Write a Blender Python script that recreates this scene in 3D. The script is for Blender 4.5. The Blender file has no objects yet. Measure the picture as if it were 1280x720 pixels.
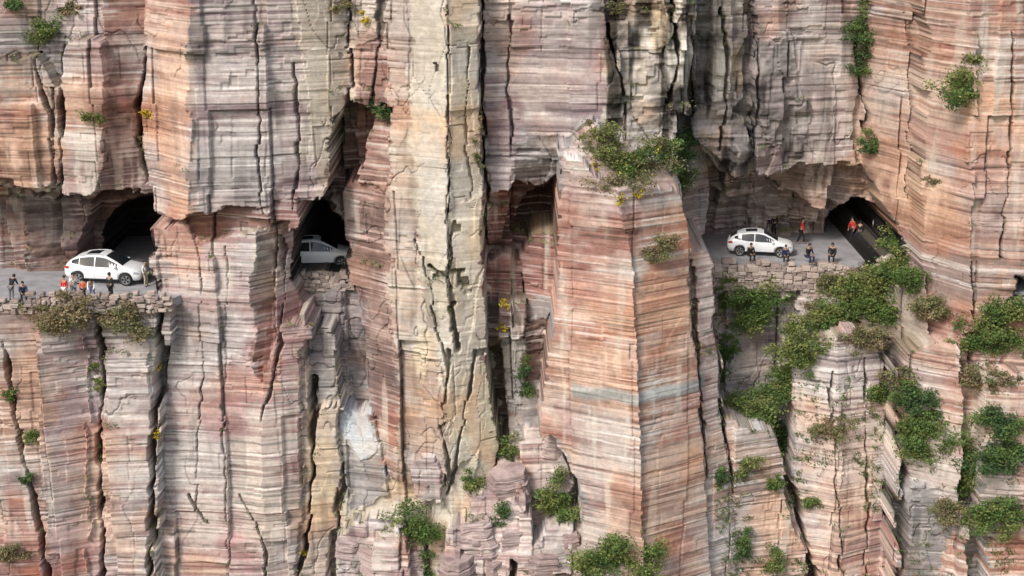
import bpy, math, random
import numpy as np
from mathutils import Vector, Matrix

random.seed(7); rng = np.random.default_rng(11)
scene = bpy.context.scene
coll = scene.collection
scene.view_settings.view_transform = 'Standard'
scene.view_settings.look = 'None'
scene.view_settings.exposure = 0

# ---------------------------------------------------------------- camera
TH = math.radians(16.0); CT, ST = math.cos(TH), math.sin(TH)
CY, CZ, FP = -82.0, 23.5, 1904.0
cam_d = bpy.data.cameras.new("camera"); cam = bpy.data.objects.new("camera", cam_d); coll.objects.link(cam)
cam.location = (0, CY, CZ); cam.rotation_euler = (math.radians(90) - TH, 0, 0)
cam_d.sensor_width = 36; cam_d.lens = FP / 1280 * 36; cam_d.clip_end = 3000; cam_d.clip_start = 0.5
scene.camera = cam

def P(u, v, y):
    """survey helper: photo measurement + known depth -> world x,z"""
    dx = u - 640.0; dv = 360.0 - v
    dy = FP * CT + dv * ST; dz = -FP * ST + dv * CT
    t = (y - CY) / dy
    return t * dx, CZ + t * dz

RZ = -0.75   # road level

# ---------------------------------------------------------------- noise
def h2(ix, iz, seed):
    n = (ix.astype(np.int64) * 374761393 + iz.astype(np.int64) * 668265263 + seed * 974126177) & 0xffffffff
    n = ((n ^ (n >> 13)) * 1274126177) & 0xffffffff
    n = ((n ^ (n >> 15)) * 2246822519) & 0xffffffff
    n = n ^ (n >> 16)
    return (n & 0xffffff) / float(0xffffff)
def vn(x, z, seed):
    ix = np.floor(x); iz = np.floor(z); fx = x - ix; fz = z - iz
    fx = fx * fx * (3 - 2 * fx); fz = fz * fz * (3 - 2 * fz)
    a = h2(ix, iz, seed); b = h2(ix + 1, iz, seed); c = h2(ix, iz + 1, seed); d = h2(ix + 1, iz + 1, seed)
    return (a + (b - a) * fx) * (1 - fz) + (c + (d - c) * fx) * fz
def fbm(x, z, seed, o=4):
    s = 0; a = .5; t = 0
    for i in range(o):
        s = s + a * vn(x * 2 ** i, z * 2 ** i, seed + i * 17); t += a; a *= .5
    return s / t
def sstep(a, b, x):
    t = np.clip((x - a) / (b - a), 0, 1); return t * t * (3 - 2 * t)

# ---------------------------------------------------------------- grid
st = 0.05
xs = np.concatenate([np.arange(-60, -33, .35), np.arange(-33, 33, st), np.arange(33, 60, .35)])
zs = np.concatenate([np.arange(-70, -23, .5), np.arange(-23, 17.5, st), np.arange(17.5, 45, .4)])
X, Z = np.meshgrid(xs, zs)
NZ, NX = X.shape

# bedding
ZB = Z + 0.34 * (vn(X / 26, Z / 24, 3) - .5) + 0.03 * (vn(X / 5, Z / 3, 4) - .5) + 0.008 * X
def beds(lo_list, sd):
    r = random.Random(sd); b = [-75.0]
    while b[-1] < 50: b.append(b[-1] + r.choice(lo_list))
    return np.array(b)
bounds = beds([.12, .18, .25, .3, .45, .7, 1.0], 7)
LY = np.searchsorted(bounds, ZB)
lay_r = rng.random(len(bounds) + 2)
lay_w = rng.uniform(.9, 3.0, len(bounds) + 2)
LR = lay_r[LY]
edge_d = np.minimum(ZB - bounds[np.clip(LY - 1, 0, len(bounds) - 1)], bounds[np.clip(LY, 0, len(bounds) - 1)] - ZB)
cellx = np.floor((X + lay_r[LY] * 31) / lay_w[LY])
BR = h2(cellx, LY.astype(float), 21)
b2 = beds([.9, 1.5, 2.2, 3.2, 4.5], 9); LB = np.searchsorted(b2, ZB).astype(float)
b3 = beds([.4, .7, 1.1, 1.6], 15); LC3 = np.searchsorted(b3, ZB).astype(float)

# ragged, bed-controlled edges (calmer on the massive pillars)
JS = 1 - .66 * sstep(-6.6, -5.8, X) * (1 - sstep(12.2, 12.8, X)) - .65 * np.exp(-((X + 11.5) / 2.2) ** 2) * np.exp(-((Z - 1) / 4.0) ** 2) - .5 * sstep(19, 21, X) * np.exp(-((Z - 0) / 5.0) ** 2)
Xw = X + JS * (.30 * (vn(X / 2.6, Z / 2.6, 31) - .5) + .44 * (h2(np.floor(X / 3.1), LB, 33) - .5) + .22 * (h2(np.floor(X / 1.3), LC3, 34) - .5)) + .08 * (h2(LY.astype(float), LY * 0. + 3, 35) - .5)
nearroad = np.clip(np.abs(Z - RZ) / 1.6, 0, 1)
Zw = Z + nearroad * (1.1 * (fbm(X / 1.6, Z / 1.6, 41, 3) - .5) + .5 * (h2(np.floor(Xw / .9), np.zeros_like(X), 43) - .5))

PAL = {
 'org': ((.61, .45, .37), (.40, .23, .185), 1.0, .30, .55),
 'orc': ((.64, .46, .37), (.41, .23, .18), 1.0, .15, .18),
 'pur': ((.57, .48, .455), (.315, .235, .24), 1.0, .6, .65),
 'pnk': ((.64, .53, .485), (.41, .275, .26), 1.0, .35, .5),
 'tan': ((.67, .605, .50), (.55, .475, .38), .22, .4, .30),
 'tnr': ((.62, .51, .42), (.40, .285, .23), .5, .35, .6),
 'ylw': ((.61, .56, .48), (.25, .215, .20), .35, 1.2, 1.45),
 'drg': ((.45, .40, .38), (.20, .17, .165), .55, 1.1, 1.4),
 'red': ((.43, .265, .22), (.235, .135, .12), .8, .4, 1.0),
 'gry': ((.41, .38, .36), (.25, .22, .22), .6, .6, 1.1),
 'grr': ((.46, .39, .355), (.26, .21, .195), .6, .7, 1.8),
 'wht': ((.58, .62, .66), (.48, .52, .56), .1, .2, .35),
 'drk': ((.05, .036, .030), (.028, .021, .018), .5, .2, .5),  # tunnel interiors: darkness of the depth painted into the rock colour
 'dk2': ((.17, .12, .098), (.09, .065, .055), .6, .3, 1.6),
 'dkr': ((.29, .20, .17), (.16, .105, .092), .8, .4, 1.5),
 'veg': ((.44, .37, .29), (.29, .215, .17), .8, .3, .9),
 'plm': ((.53, .435, .415), (.31, .225, .225), .9, .5, 1.2),
}
Y = np.full(X.shape, 5.0)
CA = np.empty(X.shape + (3,)); CB = np.empty(X.shape + (3,)); CA[:] = PAL['pur'][0]; CB[:] = PAL['pur'][1]
SS = np.ones(X.shape); SD = np.full(X.shape, .4); RG = np.ones(X.shape); DK = np.zeros(X.shape, bool)

def inpoly(poly, XX, ZZ):
    ins = np.zeros(XX.shape, bool); n = len(poly)
    for i in range(n):
        x1, z1 = poly[i]; x2, z2 = poly[(i + 1) % n]
        if z1 == z2: continue
        c = ((z1 > ZZ) != (z2 > ZZ)) & (XX < (x2 - x1) * (ZZ - z1) / (z2 - z1) + x1)
        ins ^= c
    return ins

def facet(pal, pts, ys, yp=None):
    if not hasattr(ys, '__len__'): ys = [ys] * len(pts)
    w = [P(u, v, y if yp is None else yp) for (u, v), y in zip(pts, ys)]
    A = np.array([[a, b, 1] for a, b in w]); sol = np.linalg.lstsq(A, np.array(ys, float), rcond=None)[0]
    xa = min(a for a, b in w) - 1; xb = max(a for a, b in w) + 1; za = min(b for a, b in w) - 1; zb = max(b for a, b in w) + 1
    i0, i1 = np.searchsorted(xs, xa), np.searchsorted(xs, xb); j0, j1 = np.searchsorted(zs, za), np.searchsorted(zs, zb)
    if i1 <= i0 or j1 <= j0: return
    sl = (slice(j0, j1), slice(i0, i1))
    m = inpoly(w, Xw[sl], Zw[sl])
    yy = sol[0] * X[sl] + sol[1] * Z[sl] + sol[2]
    yy = np.clip(yy, min(ys) - .5, max(ys) + .5)
    Y[sl] = np.where(m, yy, Y[sl]); DK[sl] = np.where(m, pal in ('drk',), DK[sl])
    p = PAL[pal]
    for k in range(3):
        CA[sl][..., k] = np.where(m, p[0][k], CA[sl][..., k]); CB[sl][..., k] = np.where(m, p[1][k], CB[sl][..., k])
    SS[sl] = np.where(m, p[2], SS[sl]); SD[sl] = np.where(m, p[3], SD[sl]); RG[sl] = np.where(m, p[4], RG[sl])
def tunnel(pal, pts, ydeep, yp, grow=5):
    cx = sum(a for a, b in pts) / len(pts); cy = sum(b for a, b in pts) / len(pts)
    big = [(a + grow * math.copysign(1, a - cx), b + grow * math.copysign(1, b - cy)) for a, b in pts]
    facet('dk2', big, yp + .5, yp=yp); facet(pal, pts, ydeep, yp=yp)  # dark ring behind the mouth, tunnel shade put into its colour

T, Bm = -600, 1400
# ---- upper left wall over the road
facet('pur', [(-700, T), (180, T), (180, 256), (100, 256), (70, 232), (-700, 230)], [2.5, 4, 4, 4, 3.5, 2.5])
facet('org', [(-60, 95), (40, 70), (72, 110), (72, 228), (-60, 230)], [2.3, 2.2, 2.8, 2.8, 2.2])
facet('org', [(75, 70), (100, 50), (132, 60), (138, 240), (100, 250), (74, 234)], [2.8, 2, 2.4, 2.6, 2.2, 3])
facet('red', [(130, -40), (182, -60), (192, 256), (124, 256), (140, 200)], [3, 4, 4, 3.3, 3])
# recess behind left road
facet('red', [(-700, 226), (200, 226), (200, 352), (-700, 352)], 6.8)
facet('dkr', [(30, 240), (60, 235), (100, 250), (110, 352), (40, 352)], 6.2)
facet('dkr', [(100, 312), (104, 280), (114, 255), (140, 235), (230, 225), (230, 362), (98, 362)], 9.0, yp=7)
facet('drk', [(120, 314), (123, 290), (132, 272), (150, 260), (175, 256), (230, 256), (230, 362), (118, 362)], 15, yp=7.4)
# ---- recess with tunnel window
facet('red', [(395, 105), (480, 105), (475, 345), (350, 345), (350, 240), (395, 225)], 7.0)
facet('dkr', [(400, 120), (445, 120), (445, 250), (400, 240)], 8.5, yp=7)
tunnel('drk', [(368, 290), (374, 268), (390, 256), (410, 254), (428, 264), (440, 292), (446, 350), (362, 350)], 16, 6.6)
facet('gry', [(350, 338), (445, 336), (480, 400), (500, 560), (520, Bm), (350, Bm)], [5.6, 5.6, 5, 3.8, 1, 1])
# ---- left buttress
facet('org', [(172, T), (240, T), (236, 272), (188, 262), (180, 150)], [4, .2, .2, 2.2, 3.2])
facet('pur', [(238, T), (440, T), (438, 60), (434, 120), (414, 150), (408, 240), (375, 258), (235, 274)], [0, 2.6, 2.6, 2.6, 2.4, 2.4, 2.0, 0])
facet('tnr', [(350, T), (440, T), (438, 60), (434, 120), (414, 150), (408, 240), (390, 220), (376, 80)], [1.2, 2.8, 2.8, 2.8, 2.6, 2.6, 2.2, 1.6])
facet('red', [(228, 264), (376, 252), (376, 290), (228, 296)], 1.6)
facet('pnk', [(184, 280), (232, 270), (235, 300), (332, 290), (332, Bm), (190, Bm), (196, 400)], [2.0, 1.0, .6, .7, .5, .6, 1.4])
facet('pnk', [(328, 400), (384, 392), (388, 480), (380, Bm), (330, Bm)], [.6, 1.6, 1.4, 1.2, .3])
facet('pnk', [(329, 284), (366, 262), (373, 345), (386, 398), (350, 410), (329, 402)], [.7, 4.4, 4.6, 3.0, .9, .6])
facet('red', [(314, 290), (346, 283), (348, 400), (330, 480), (318, 470)], [.8, 2.2, 2.0, .8, .6])
# ---- slope below the window
facet('tnr', [(380, 435), (420, 420), (428, 560), (412, 700), (405, Bm), (372, Bm)], [1.8, 2.4, 2.4, 2, 1.4, 1.0])
facet('gry', [(388, 420), (398, 405), (424, 420), (424, 500), (395, 520)], 3.0)
facet('tan', [(436, 590), (560, 590), (570, Bm), (405, Bm), (425, 640)], [2.8, 2.2, 0, 0, 2.4])
# ---- pillar A (ragged red-brown)
facet('tnr', [(440, T), (510, T), (510, 140), (470, 137), (440, 130), (442, 60)], [3.2, 1.5, 1.2, 2, 2.8, 3])
facet('red', [(452, 60), (480, 40), (485, 135), (444, 134)], [2.6, 1.7, 1.5, 2.6])
facet('red', [(470, 133), (456, 190), (428, 245), (434, 335), (455, 400), (460, 520), (490, 600), (520, 500), (490, 300), (490, 133)], [3.0, 4.2, 4.8, 4.4, 3.8, 3, 2.4, 1.8, 1.8, 1.8])
facet('tnr', [(486, 133), (512, 110), (522, 300), (560, 470), (556, 590), (545, 625), (490, 600), (500, 500), (480, 300)], [1.8, 1.2, 1.2, 1, 1, 1.4, 2.2, 1.6, 2.0])
facet('gry', [(420, 500), (466, 515), (490, 618), (440, 640), (424, 560)], [3.4, 3.0, 2.2, 2.4, 3.0])
facet('wht', [(422, 508), (462, 514), (470, 560), (450, 575), (426, 545)], [3.2, 2.8, 2.5, 2.5, 2.9])
# ---- pillar B (cream)
facet('tan', [(506, T), (560, T), (558, 300), (562, 470), (560, 500), (520, 300), (510, 120)], [1.5, .2, .3, .6, .8, 1.1, 1.4])
facet('tan', [(558, T), (608, T), (598, 150), (610, 262), (604, 420), (590, 560), (562, 640), (552, 560), (560, 400)], [.3, 1.8, 1.8, 2, 2, 1.6, .8, .8, .5])
facet('tan', [(520, 330), (556, 348), (566, 400), (560, 500), (540, 400)], [1.0, .9, .9, 1.1, 1.3])
facet('tan', [(560, 262), (600, 240), (604, 330), (585, 372), (562, 345)], [.8, 1.5, 1.7, 1.5, 1.0])
facet('tan', [(590, 400), (604, 330), (618, 430), (642, 440), (646, 520), (610, 600), (575, 690), (570, 560)], [1.2, 2.0, 2.2, 3, 3, 2, 1.4, 1.1])
facet('tan', [(540, 610), (600, 560), (585, 650), (560, Bm), (520, Bm)], [1.6, 1.6, 1.6, 1, 1])
facet('pnk', [(505, 575), (548, 580), (552, 625), (520, 628)], .9)
# ---- upper centre wall
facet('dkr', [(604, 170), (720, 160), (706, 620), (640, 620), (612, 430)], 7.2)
facet('pur', [(606, T), (770, T), (770, 150), (730, 196), (702, 224), (668, 232), (644, 220), (628, 246), (612, 262), (600, 150)], [3.6, 3.6, 3.8, 3.8, 3.8, 3.8, 3.6, 3.6, 3.6, 3.6])
facet('drg', [(640, 178), (700, 168), (740, 150), (740, 190), (702, 226), (668, 234), (644, 222)], [3.3, 3.3, 3.4, 3.6, 4.0, 4.0, 4.0])
facet('ylw', [(756, T), (882, T), (878, 172), (830, 200), (756, 170)], [3.8, 5.2, 5.2, 4.8, 4.2])
facet('ylw', [(825, -60), (868, -60), (866, 150), (838, 185)], [3.6, 4.4, 4.4, 4.0])
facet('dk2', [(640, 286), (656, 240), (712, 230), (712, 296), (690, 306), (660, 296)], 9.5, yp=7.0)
facet('red', [(606, 330), (630, 312), (650, 326), (656, 420), (640, 430), (612, 430)], 5.6)
facet('red', [(648, 318), (668, 300), (690, 298), (710, 290), (706, 400), (660, 404)], [5.2, 5.0, 4.6, 4.2, 4.2, 4.8])
facet('red', [(610, 240), (630, 232), (638, 262), (628, 296), (610, 300)], [5.0, 5.2, 5.6, 5.8, 5.0])
facet('gry', [(622, 375), (690, 380), (694, 620), (646, 620)], [4.8, 4.4, 3.4, 3.4])
facet('red', [(622, 372), (655, 375), (658, 420), (624, 425)], 3.8)
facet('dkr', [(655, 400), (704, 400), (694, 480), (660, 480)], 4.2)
# ---- right bay
facet('grr', [(835, 130), (1240, 130), (1240, 330), (835, 330)], 15.6)
facet('grr', [(930, 130), (990, 130), (985, 330), (940, 330)], 14.9)
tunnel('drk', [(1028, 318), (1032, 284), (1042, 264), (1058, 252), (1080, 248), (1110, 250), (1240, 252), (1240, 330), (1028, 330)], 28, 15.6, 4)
facet('gry', [(836, 130), (880, 140), (892, 190), (884, 250), (876, 322), (836, 330)], [8, 9, 10, 11, 11, 8])
facet('grr', [(880, 180), (960, 190), (965, 236), (920, 246), (884, 232)], [11, 12, 13, 13, 12])
facet('grr', [(960, 190), (1110, 180), (1110, 250), (1060, 246), (1020, 256), (975, 240)], [11.5, 12, 12.5, 13, 13.4, 12])
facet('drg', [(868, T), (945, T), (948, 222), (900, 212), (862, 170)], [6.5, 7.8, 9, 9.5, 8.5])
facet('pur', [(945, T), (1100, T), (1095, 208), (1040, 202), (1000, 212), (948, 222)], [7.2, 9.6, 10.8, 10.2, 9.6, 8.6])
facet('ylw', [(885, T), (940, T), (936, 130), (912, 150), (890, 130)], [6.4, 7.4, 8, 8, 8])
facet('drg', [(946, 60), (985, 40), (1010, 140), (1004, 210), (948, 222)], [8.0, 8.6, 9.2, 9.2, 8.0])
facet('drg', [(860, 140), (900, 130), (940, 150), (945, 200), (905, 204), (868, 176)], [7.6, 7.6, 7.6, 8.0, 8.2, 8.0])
# ---- ground under the right road
facet('pnk', [(870, 334), (1090, 334), (1120, 480), (1130, Bm), (905, Bm)], [8.2, 8.2, 6.5, 1, 2])
facet('gry', [(900, 368), (990, 368), (1005, 560), (990, 720), (955, 560), (900, 520)], [8.6, 8.6, 7.8, 6.5, 7.4, 7.5])
facet('pnk', [(985, 440), (1012, 425), (1048, 415), (1050, Bm), (1000, Bm), (990, 560)], [5.2, 4.9, 4.2, 1, 2.4, 4.6])
facet('pnk', [(1048, 412), (1082, 425), (1114, 445), (1120, 720), (1120, Bm), (1048, Bm)], [4.2, 4.6, 5.6, 4.6, 2.6, 1])
facet('org', [(908, 522), (962, 545), (1008, 700), (1012, Bm), (925, Bm)], [2.5, 3.2, 3.4, 1.4, .5])
# ---- right buttress
facet('org', [(1092, T), (1154, T), (1156, 470), (1118, 460), (1116, 290), (1104, 256), (1086, 222), (1064, 192), (1085, 60)], [10, 4.2, 3.8, 8.6, 9.6, 10.3, 10.5, 10.3, 10])
facet('org', [(1152, T), (1217, T), (1222, 480), (1154, 470)], [4.4, 1, .6, 3.9])
facet('org', [(1215, T), (1900, T), (1900, 346), (1266, 348), (1264, 374), (1264, 480), (1217, 480)], [1, 4, 4, 1.6, 1.5, 1.2, .6])
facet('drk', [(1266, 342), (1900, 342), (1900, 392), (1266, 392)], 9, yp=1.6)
facet('veg', [(1076, 336), (1092, 322), (1112, 312), (1126, 320), (1128, 470), (1110, 470), (1076, 400)], [8.0, 7.6, 7.2, 6.6, 5.0, 5.4, 6.2])
facet('veg', [(1124, 352), (1158, 344), (1160, 470), (1120, 470)], [5.6, 3.1, 2.2, 4.4])
facet('org', [(1112, 450), (1160, 430), (1216, 424), (1266, 374), (1900, 374), (1900, Bm), (1120, Bm)], [3.6, 2.0, .3, .7, .1, -1.5, -.2])
facet('org', [(1120, 440), (1165, 425), (1204, 432), (1206, 640), (1200, Bm), (1122, Bm)], [3.2, 1.6, .1, -.3, -1.4, .4])
facet('gry', [(1196, 560), (1226, 560), (1232, Bm), (1182, Bm)], [2.2, 2.2, 1.2, 1.2])
facet('gry', [(1122, 610), (1182, 615), (1190, Bm), (1126, Bm)], [1.6, .6, -1, 0])
facet('org', [(1228, 470), (1900, 450), (1900, Bm), (1236, Bm)], [.1, -1.4, -2.4, -1.2])
# ---- lower left
facet('org', [(-700, 386), (50, 386), (112, 388), (118, 500), (124, Bm), (-700, Bm)], [-.6, -.7, -.3, -.7, -1.2, -1.4])
facet('pnk', [(50, 400), (110, 392), (122, Bm), (62, Bm)], [-1.1, -.2, -.8, -1.8])
facet('pnk', [(112, 384), (212, 383), (203, 480), (194, 700), (192, Bm), (124, Bm)], [-.1, .0, -.1, -.2, -.3, -.9])
facet('pnk', [(130, 440), (190, 440), (185, Bm), (138, Bm)], [-.5, -.3, -.8, -1.0])
# ---- pillar C
facet('orc', [(700, 182), (738, 162), (800, 196), (852, 225), (852, 300), (700, 300)], [1.2, 2.2, 1.5, 2.0, 1, 0])
facet('orc', [(712, 186), (770, 236), (792, 330), (798, 440), (806, 720), (812, Bm), (690, Bm), (684, 700), (690, 640), (676, 540), (688, 430), (695, 350), (698, 225)], [.9, -1.6, -2.2, -2.5, -3, -3.9, -1.8, -1, -.6, .4, .5, .6, .9])
facet('orc', [(770, 236), (848, 232), (862, 310), (866, 420), (880, 560), (905, 720), (930, Bm), (812, Bm), (806, 720), (798, 440), (790, 330)], [-1.6, 1.4, 1.4, 1, .6, .2, -.8, -3.9, -3, -2.5, -2.2])
facet('pnk', [(858, 312), (890, 330), (897, 420), (906, 540), (922, 720), (940, Bm), (915, Bm), (880, 560), (866, 420)], [1.3, 3, 2.8, 2.2, 1.6, 0, -.6, .8, 1.1])
# ---- stepped outcrops in the centre bottom
facet('gry', [(575, 640), (640, 550), (690, 515), (722, 560), (722, 700), (735, Bm), (540, Bm), (560, 690)], [2.6, 3.8, 4.2, 3.6, 1.2, -4, -4, 1.2])
facet('plm', [(588, 606), (622, 590), (655, 600), (652, 690), (580, 690)], [1.4, 1.2, 1.0, .0, .2])
facet('pnk', [(650, 545), (676, 532), (700, 540), (718, 600), (690, 628), (655, 620)], [2.6, 2.6, 2.6, 1.8, 1.4, 1.6])
facet('plm', [(560, 655), (600, 648), (636, 668), (640, 800), (545, 800)], [.4, 0, -.2, -1.4, -1.2])
facet('plm', [(646, 694), (690, 660), (725, 650), (735, 800), (645, 800)], [0, .2, .4, -1.6, -1.6])
facet('pnk', [(612, 636), (640, 626), (662, 640), (664, 700), (615, 700)], [.2, .0, .2, -.6, -.6])
facet('plm', [(425, 668), (446, 650), (475, 645), (530, 664), (548, Bm), (405, Bm)], [1.6, 1.5, 1.2, 1.0, -3, -3])
facet('pnk', [(470, 672), (500, 664), (512, 690), (515, 800), (462, 800)], [.6, .5, .2, -1.2, -1.2])

# ------------------------------------------------------------ rock relief
Yd = np.zeros(X.shape)
bj = .26 * (h2(np.floor(X / 5.3), LB, 52) - .5)
xx = X + 1.0 * (fbm(X / 16, Z / 22, 51, 2) - .5) + bj + .03 * (vn(X / .6, Z / .5, 53) - .5)
q1 = xx / 3.3; c1 = np.floor(q1); sg = np.floor((LB + np.floor(h2(c1, c1 * 0, 55) * 5)) / 3)
Yd += ((h2(c1, sg, 57) - .5) * .7 + (q1 - c1 - .5) * 3.3 * (h2(c1, sg, 58) - .5) * .66) * RG
e1 = np.abs(q1 - np.round(q1)) * 3.3
crk1 = (1 - sstep(.012, .07, e1)) * (h2(np.round(q1), np.floor(LB / 2), 59) > .60)
xx2 = X + .5 * (fbm(X / 9, Z / 12, 61, 2) - .5) + .30 * (h2(np.floor(X / 2.9), LC3, 62) - .5)
q2 = xx2 / 1.7; c2 = np.floor(q2); sg2 = LC3
Yd += ((h2(c2, np.floor(sg2 / 3), 67) - .5) * .14 + (q2 - c2 - .5) * 1.7 * (h2(c2, np.floor(sg2 / 3), 68) - .5) * .16) * RG
e2 = np.abs(q2 - np.round(q2)) * 1.7
crk2 = (1 - sstep(.008, .045, e2)) * (h2(np.round(q2), sg2, 69) > .90)
rn = fbm(X / 1.9 + .6 * vn(X / 3, Z / 3, 143), Z / 4.2, 144, 4); crk3 = (1 - sstep(.003, .009, np.abs(rn - .5))) * sstep(.50, .62, fbm(X / 3.2, Z / 3.4, 145, 2))
edgezone = sstep(.54, .72, fbm(X / 3.5, Z / 3.0, 72, 3))
Yd += ((LR - .5) * .10 + (BR - .5) * (.01 + .14 * edgezone)) * np.clip(RG, .40, 2) * (.3 + .7 * SS)
bedline = (1 - sstep(.010, .040, edge_d)) * sstep(.40, .56, fbm(X / 3.5, ZB / .5, 149, 3)); bedline *= (.15 + .85 * SS)
Yd += .05 * bedline
Yd += .14 * (fbm(X / 6, Z / 5, 71, 3) - .5) * np.clip(RG * 1.5, 0, 1) + .08 * (fbm(X / 1.1, Z / .9, 73, 4) - .5) * RG
xk = np.floor((X + 3 * h2(LY.astype(float), LY * 0., 74)) / .45) * .45; pk = fbm(xk / 2.2, np.floor(ZB / .35) * .35 / 1.6, 75, 3); pkm = (pk > .68) * 1.0; Yd += pkm * .14 * RG
def plates(sx, sz, seed):
    gx = X / sx + .5 * (vn(X / 3, Z / 3, seed) - .5); gz = Z / sz; best = np.full(X.shape, 9.); bid = np.zeros(X.shape); ax = np.zeros(X.shape); az_ = np.zeros(X.shape); sec_ = np.full(X.shape, 9.)
    for i in (-1, 0, 1):
        for j in (-1, 0, 1):
            cx = np.floor(gx) + i; cz = np.floor(gz) + j; px = cx + h2(cx, cz, seed + 1); pz = cz + h2(cx, cz, seed + 2)
            d = np.abs(gx - px) * 1.1 + np.abs(gz - pz); r = h2(cx, cz, seed + 3); m = d < best
            sec_ = np.where(m, best, np.minimum(sec_, d)); ax = np.where(m, gx - px, ax); az_ = np.where(m, gz - pz, az_); bid = np.where(m, r, bid); best = np.where(m, d, best)
    return bid, ax, az_, sec_ - best
bid, ax_, az2, ed = plates(2.3, 4.6, 301)
rough = np.clip((.8 - SS) * 2, 0, 1) * np.clip(RG * 1.6, .4, 1) + .15
Yd += rough * ((bid - .5) * .30 + ax_ * (bid * 7 % 1 - .5) * .7 + az2 * (bid * 13 % 1 - .5) * .5) * np.clip(RG, .6, 1.5)
crkp = (1 - sstep(.006, .030, ed)) * (bid > .45) * (SS < .7)
hk = np.clip(RG - 1, 0, 1); Yd += hk * 2.0 * (fbm(X / 1.6, Z / 1.3, 78, 4) - .5)
Yd += (crk1 * .40 + crk2 * .16) * RG + crk3 * .12 * np.clip(RG * 1.6, .3, 1) + crkp * .12
fade = np.where(np.abs(Z - RZ) < .35, .25, 1.0)
crack = np.clip(np.clip(crk1 * .85 + crk2 * .5, 0, 1) * np.clip(RG * 1.3, .3, 1) + crk3 * .42 * np.clip(RG * 1.6, .3, 1) + crkp * .42 + bedline * .32, 0, 1)
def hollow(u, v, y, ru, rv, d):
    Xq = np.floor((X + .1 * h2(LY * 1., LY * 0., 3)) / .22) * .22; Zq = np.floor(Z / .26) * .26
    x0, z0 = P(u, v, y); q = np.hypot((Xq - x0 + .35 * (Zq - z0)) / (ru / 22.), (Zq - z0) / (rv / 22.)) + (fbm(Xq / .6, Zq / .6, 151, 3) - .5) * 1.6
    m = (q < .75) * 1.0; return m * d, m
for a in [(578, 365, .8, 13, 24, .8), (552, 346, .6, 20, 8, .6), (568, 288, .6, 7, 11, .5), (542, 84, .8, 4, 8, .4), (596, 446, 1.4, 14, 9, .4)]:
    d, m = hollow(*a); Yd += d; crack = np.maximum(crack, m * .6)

def line_crack(pts, y, w, d, dark=1.0):
    wp = [P(u, v, y) for u, v in pts]
    for (x1, z1), (x2, z2) in zip(wp[:-1], wp[1:]):
        xa, xb = min(x1, x2) - 1, max(x1, x2) + 1; za, zb = min(z1, z2) - .3, max(z1, z2) + .3
        i0, i1 = np.searchsorted(xs, xa), np.searchsorted(xs, xb); j0, j1 = np.searchsorted(zs, za), np.searchsorted(zs, zb)
        if i1 <= i0 or j1 <= j0: continue
        sl = (slice(j0, j1), slice(i0, i1)); ZZ = Z[sl]
        XX = X[sl] + .22 * (h2(LC3[sl], LC3[sl] * 0 + 5, 79) - .5) + .20 * (h2(LB[sl], LB[sl] * 0, 76) - .5) + .34 * (fbm(X[sl] / .8, ZZ / .8, 77, 3) - .5)
        L2 = (x2 - x1) ** 2 + (z2 - z1) ** 2
        t = np.clip(((XX - x1) * (x2 - x1) + (ZZ - z1) * (z2 - z1)) / L2, 0, 1)
        dd = np.hypot(XX - x1 - t * (x2 - x1), ZZ - z1 - t * (z2 - z1))
        ww = w * (.10 + 1.6 * vn(X[sl] / 1.2, ZZ / 1.1, 77))
        m = 1 - sstep(0, 1, (dd - ww * .4) / (ww * .6))
        Yd[sl] = np.maximum(Yd[sl], Yd[sl] * (1 - m) + m * d); crack[sl] = np.maximum(crack[sl], m * dark)
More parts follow.
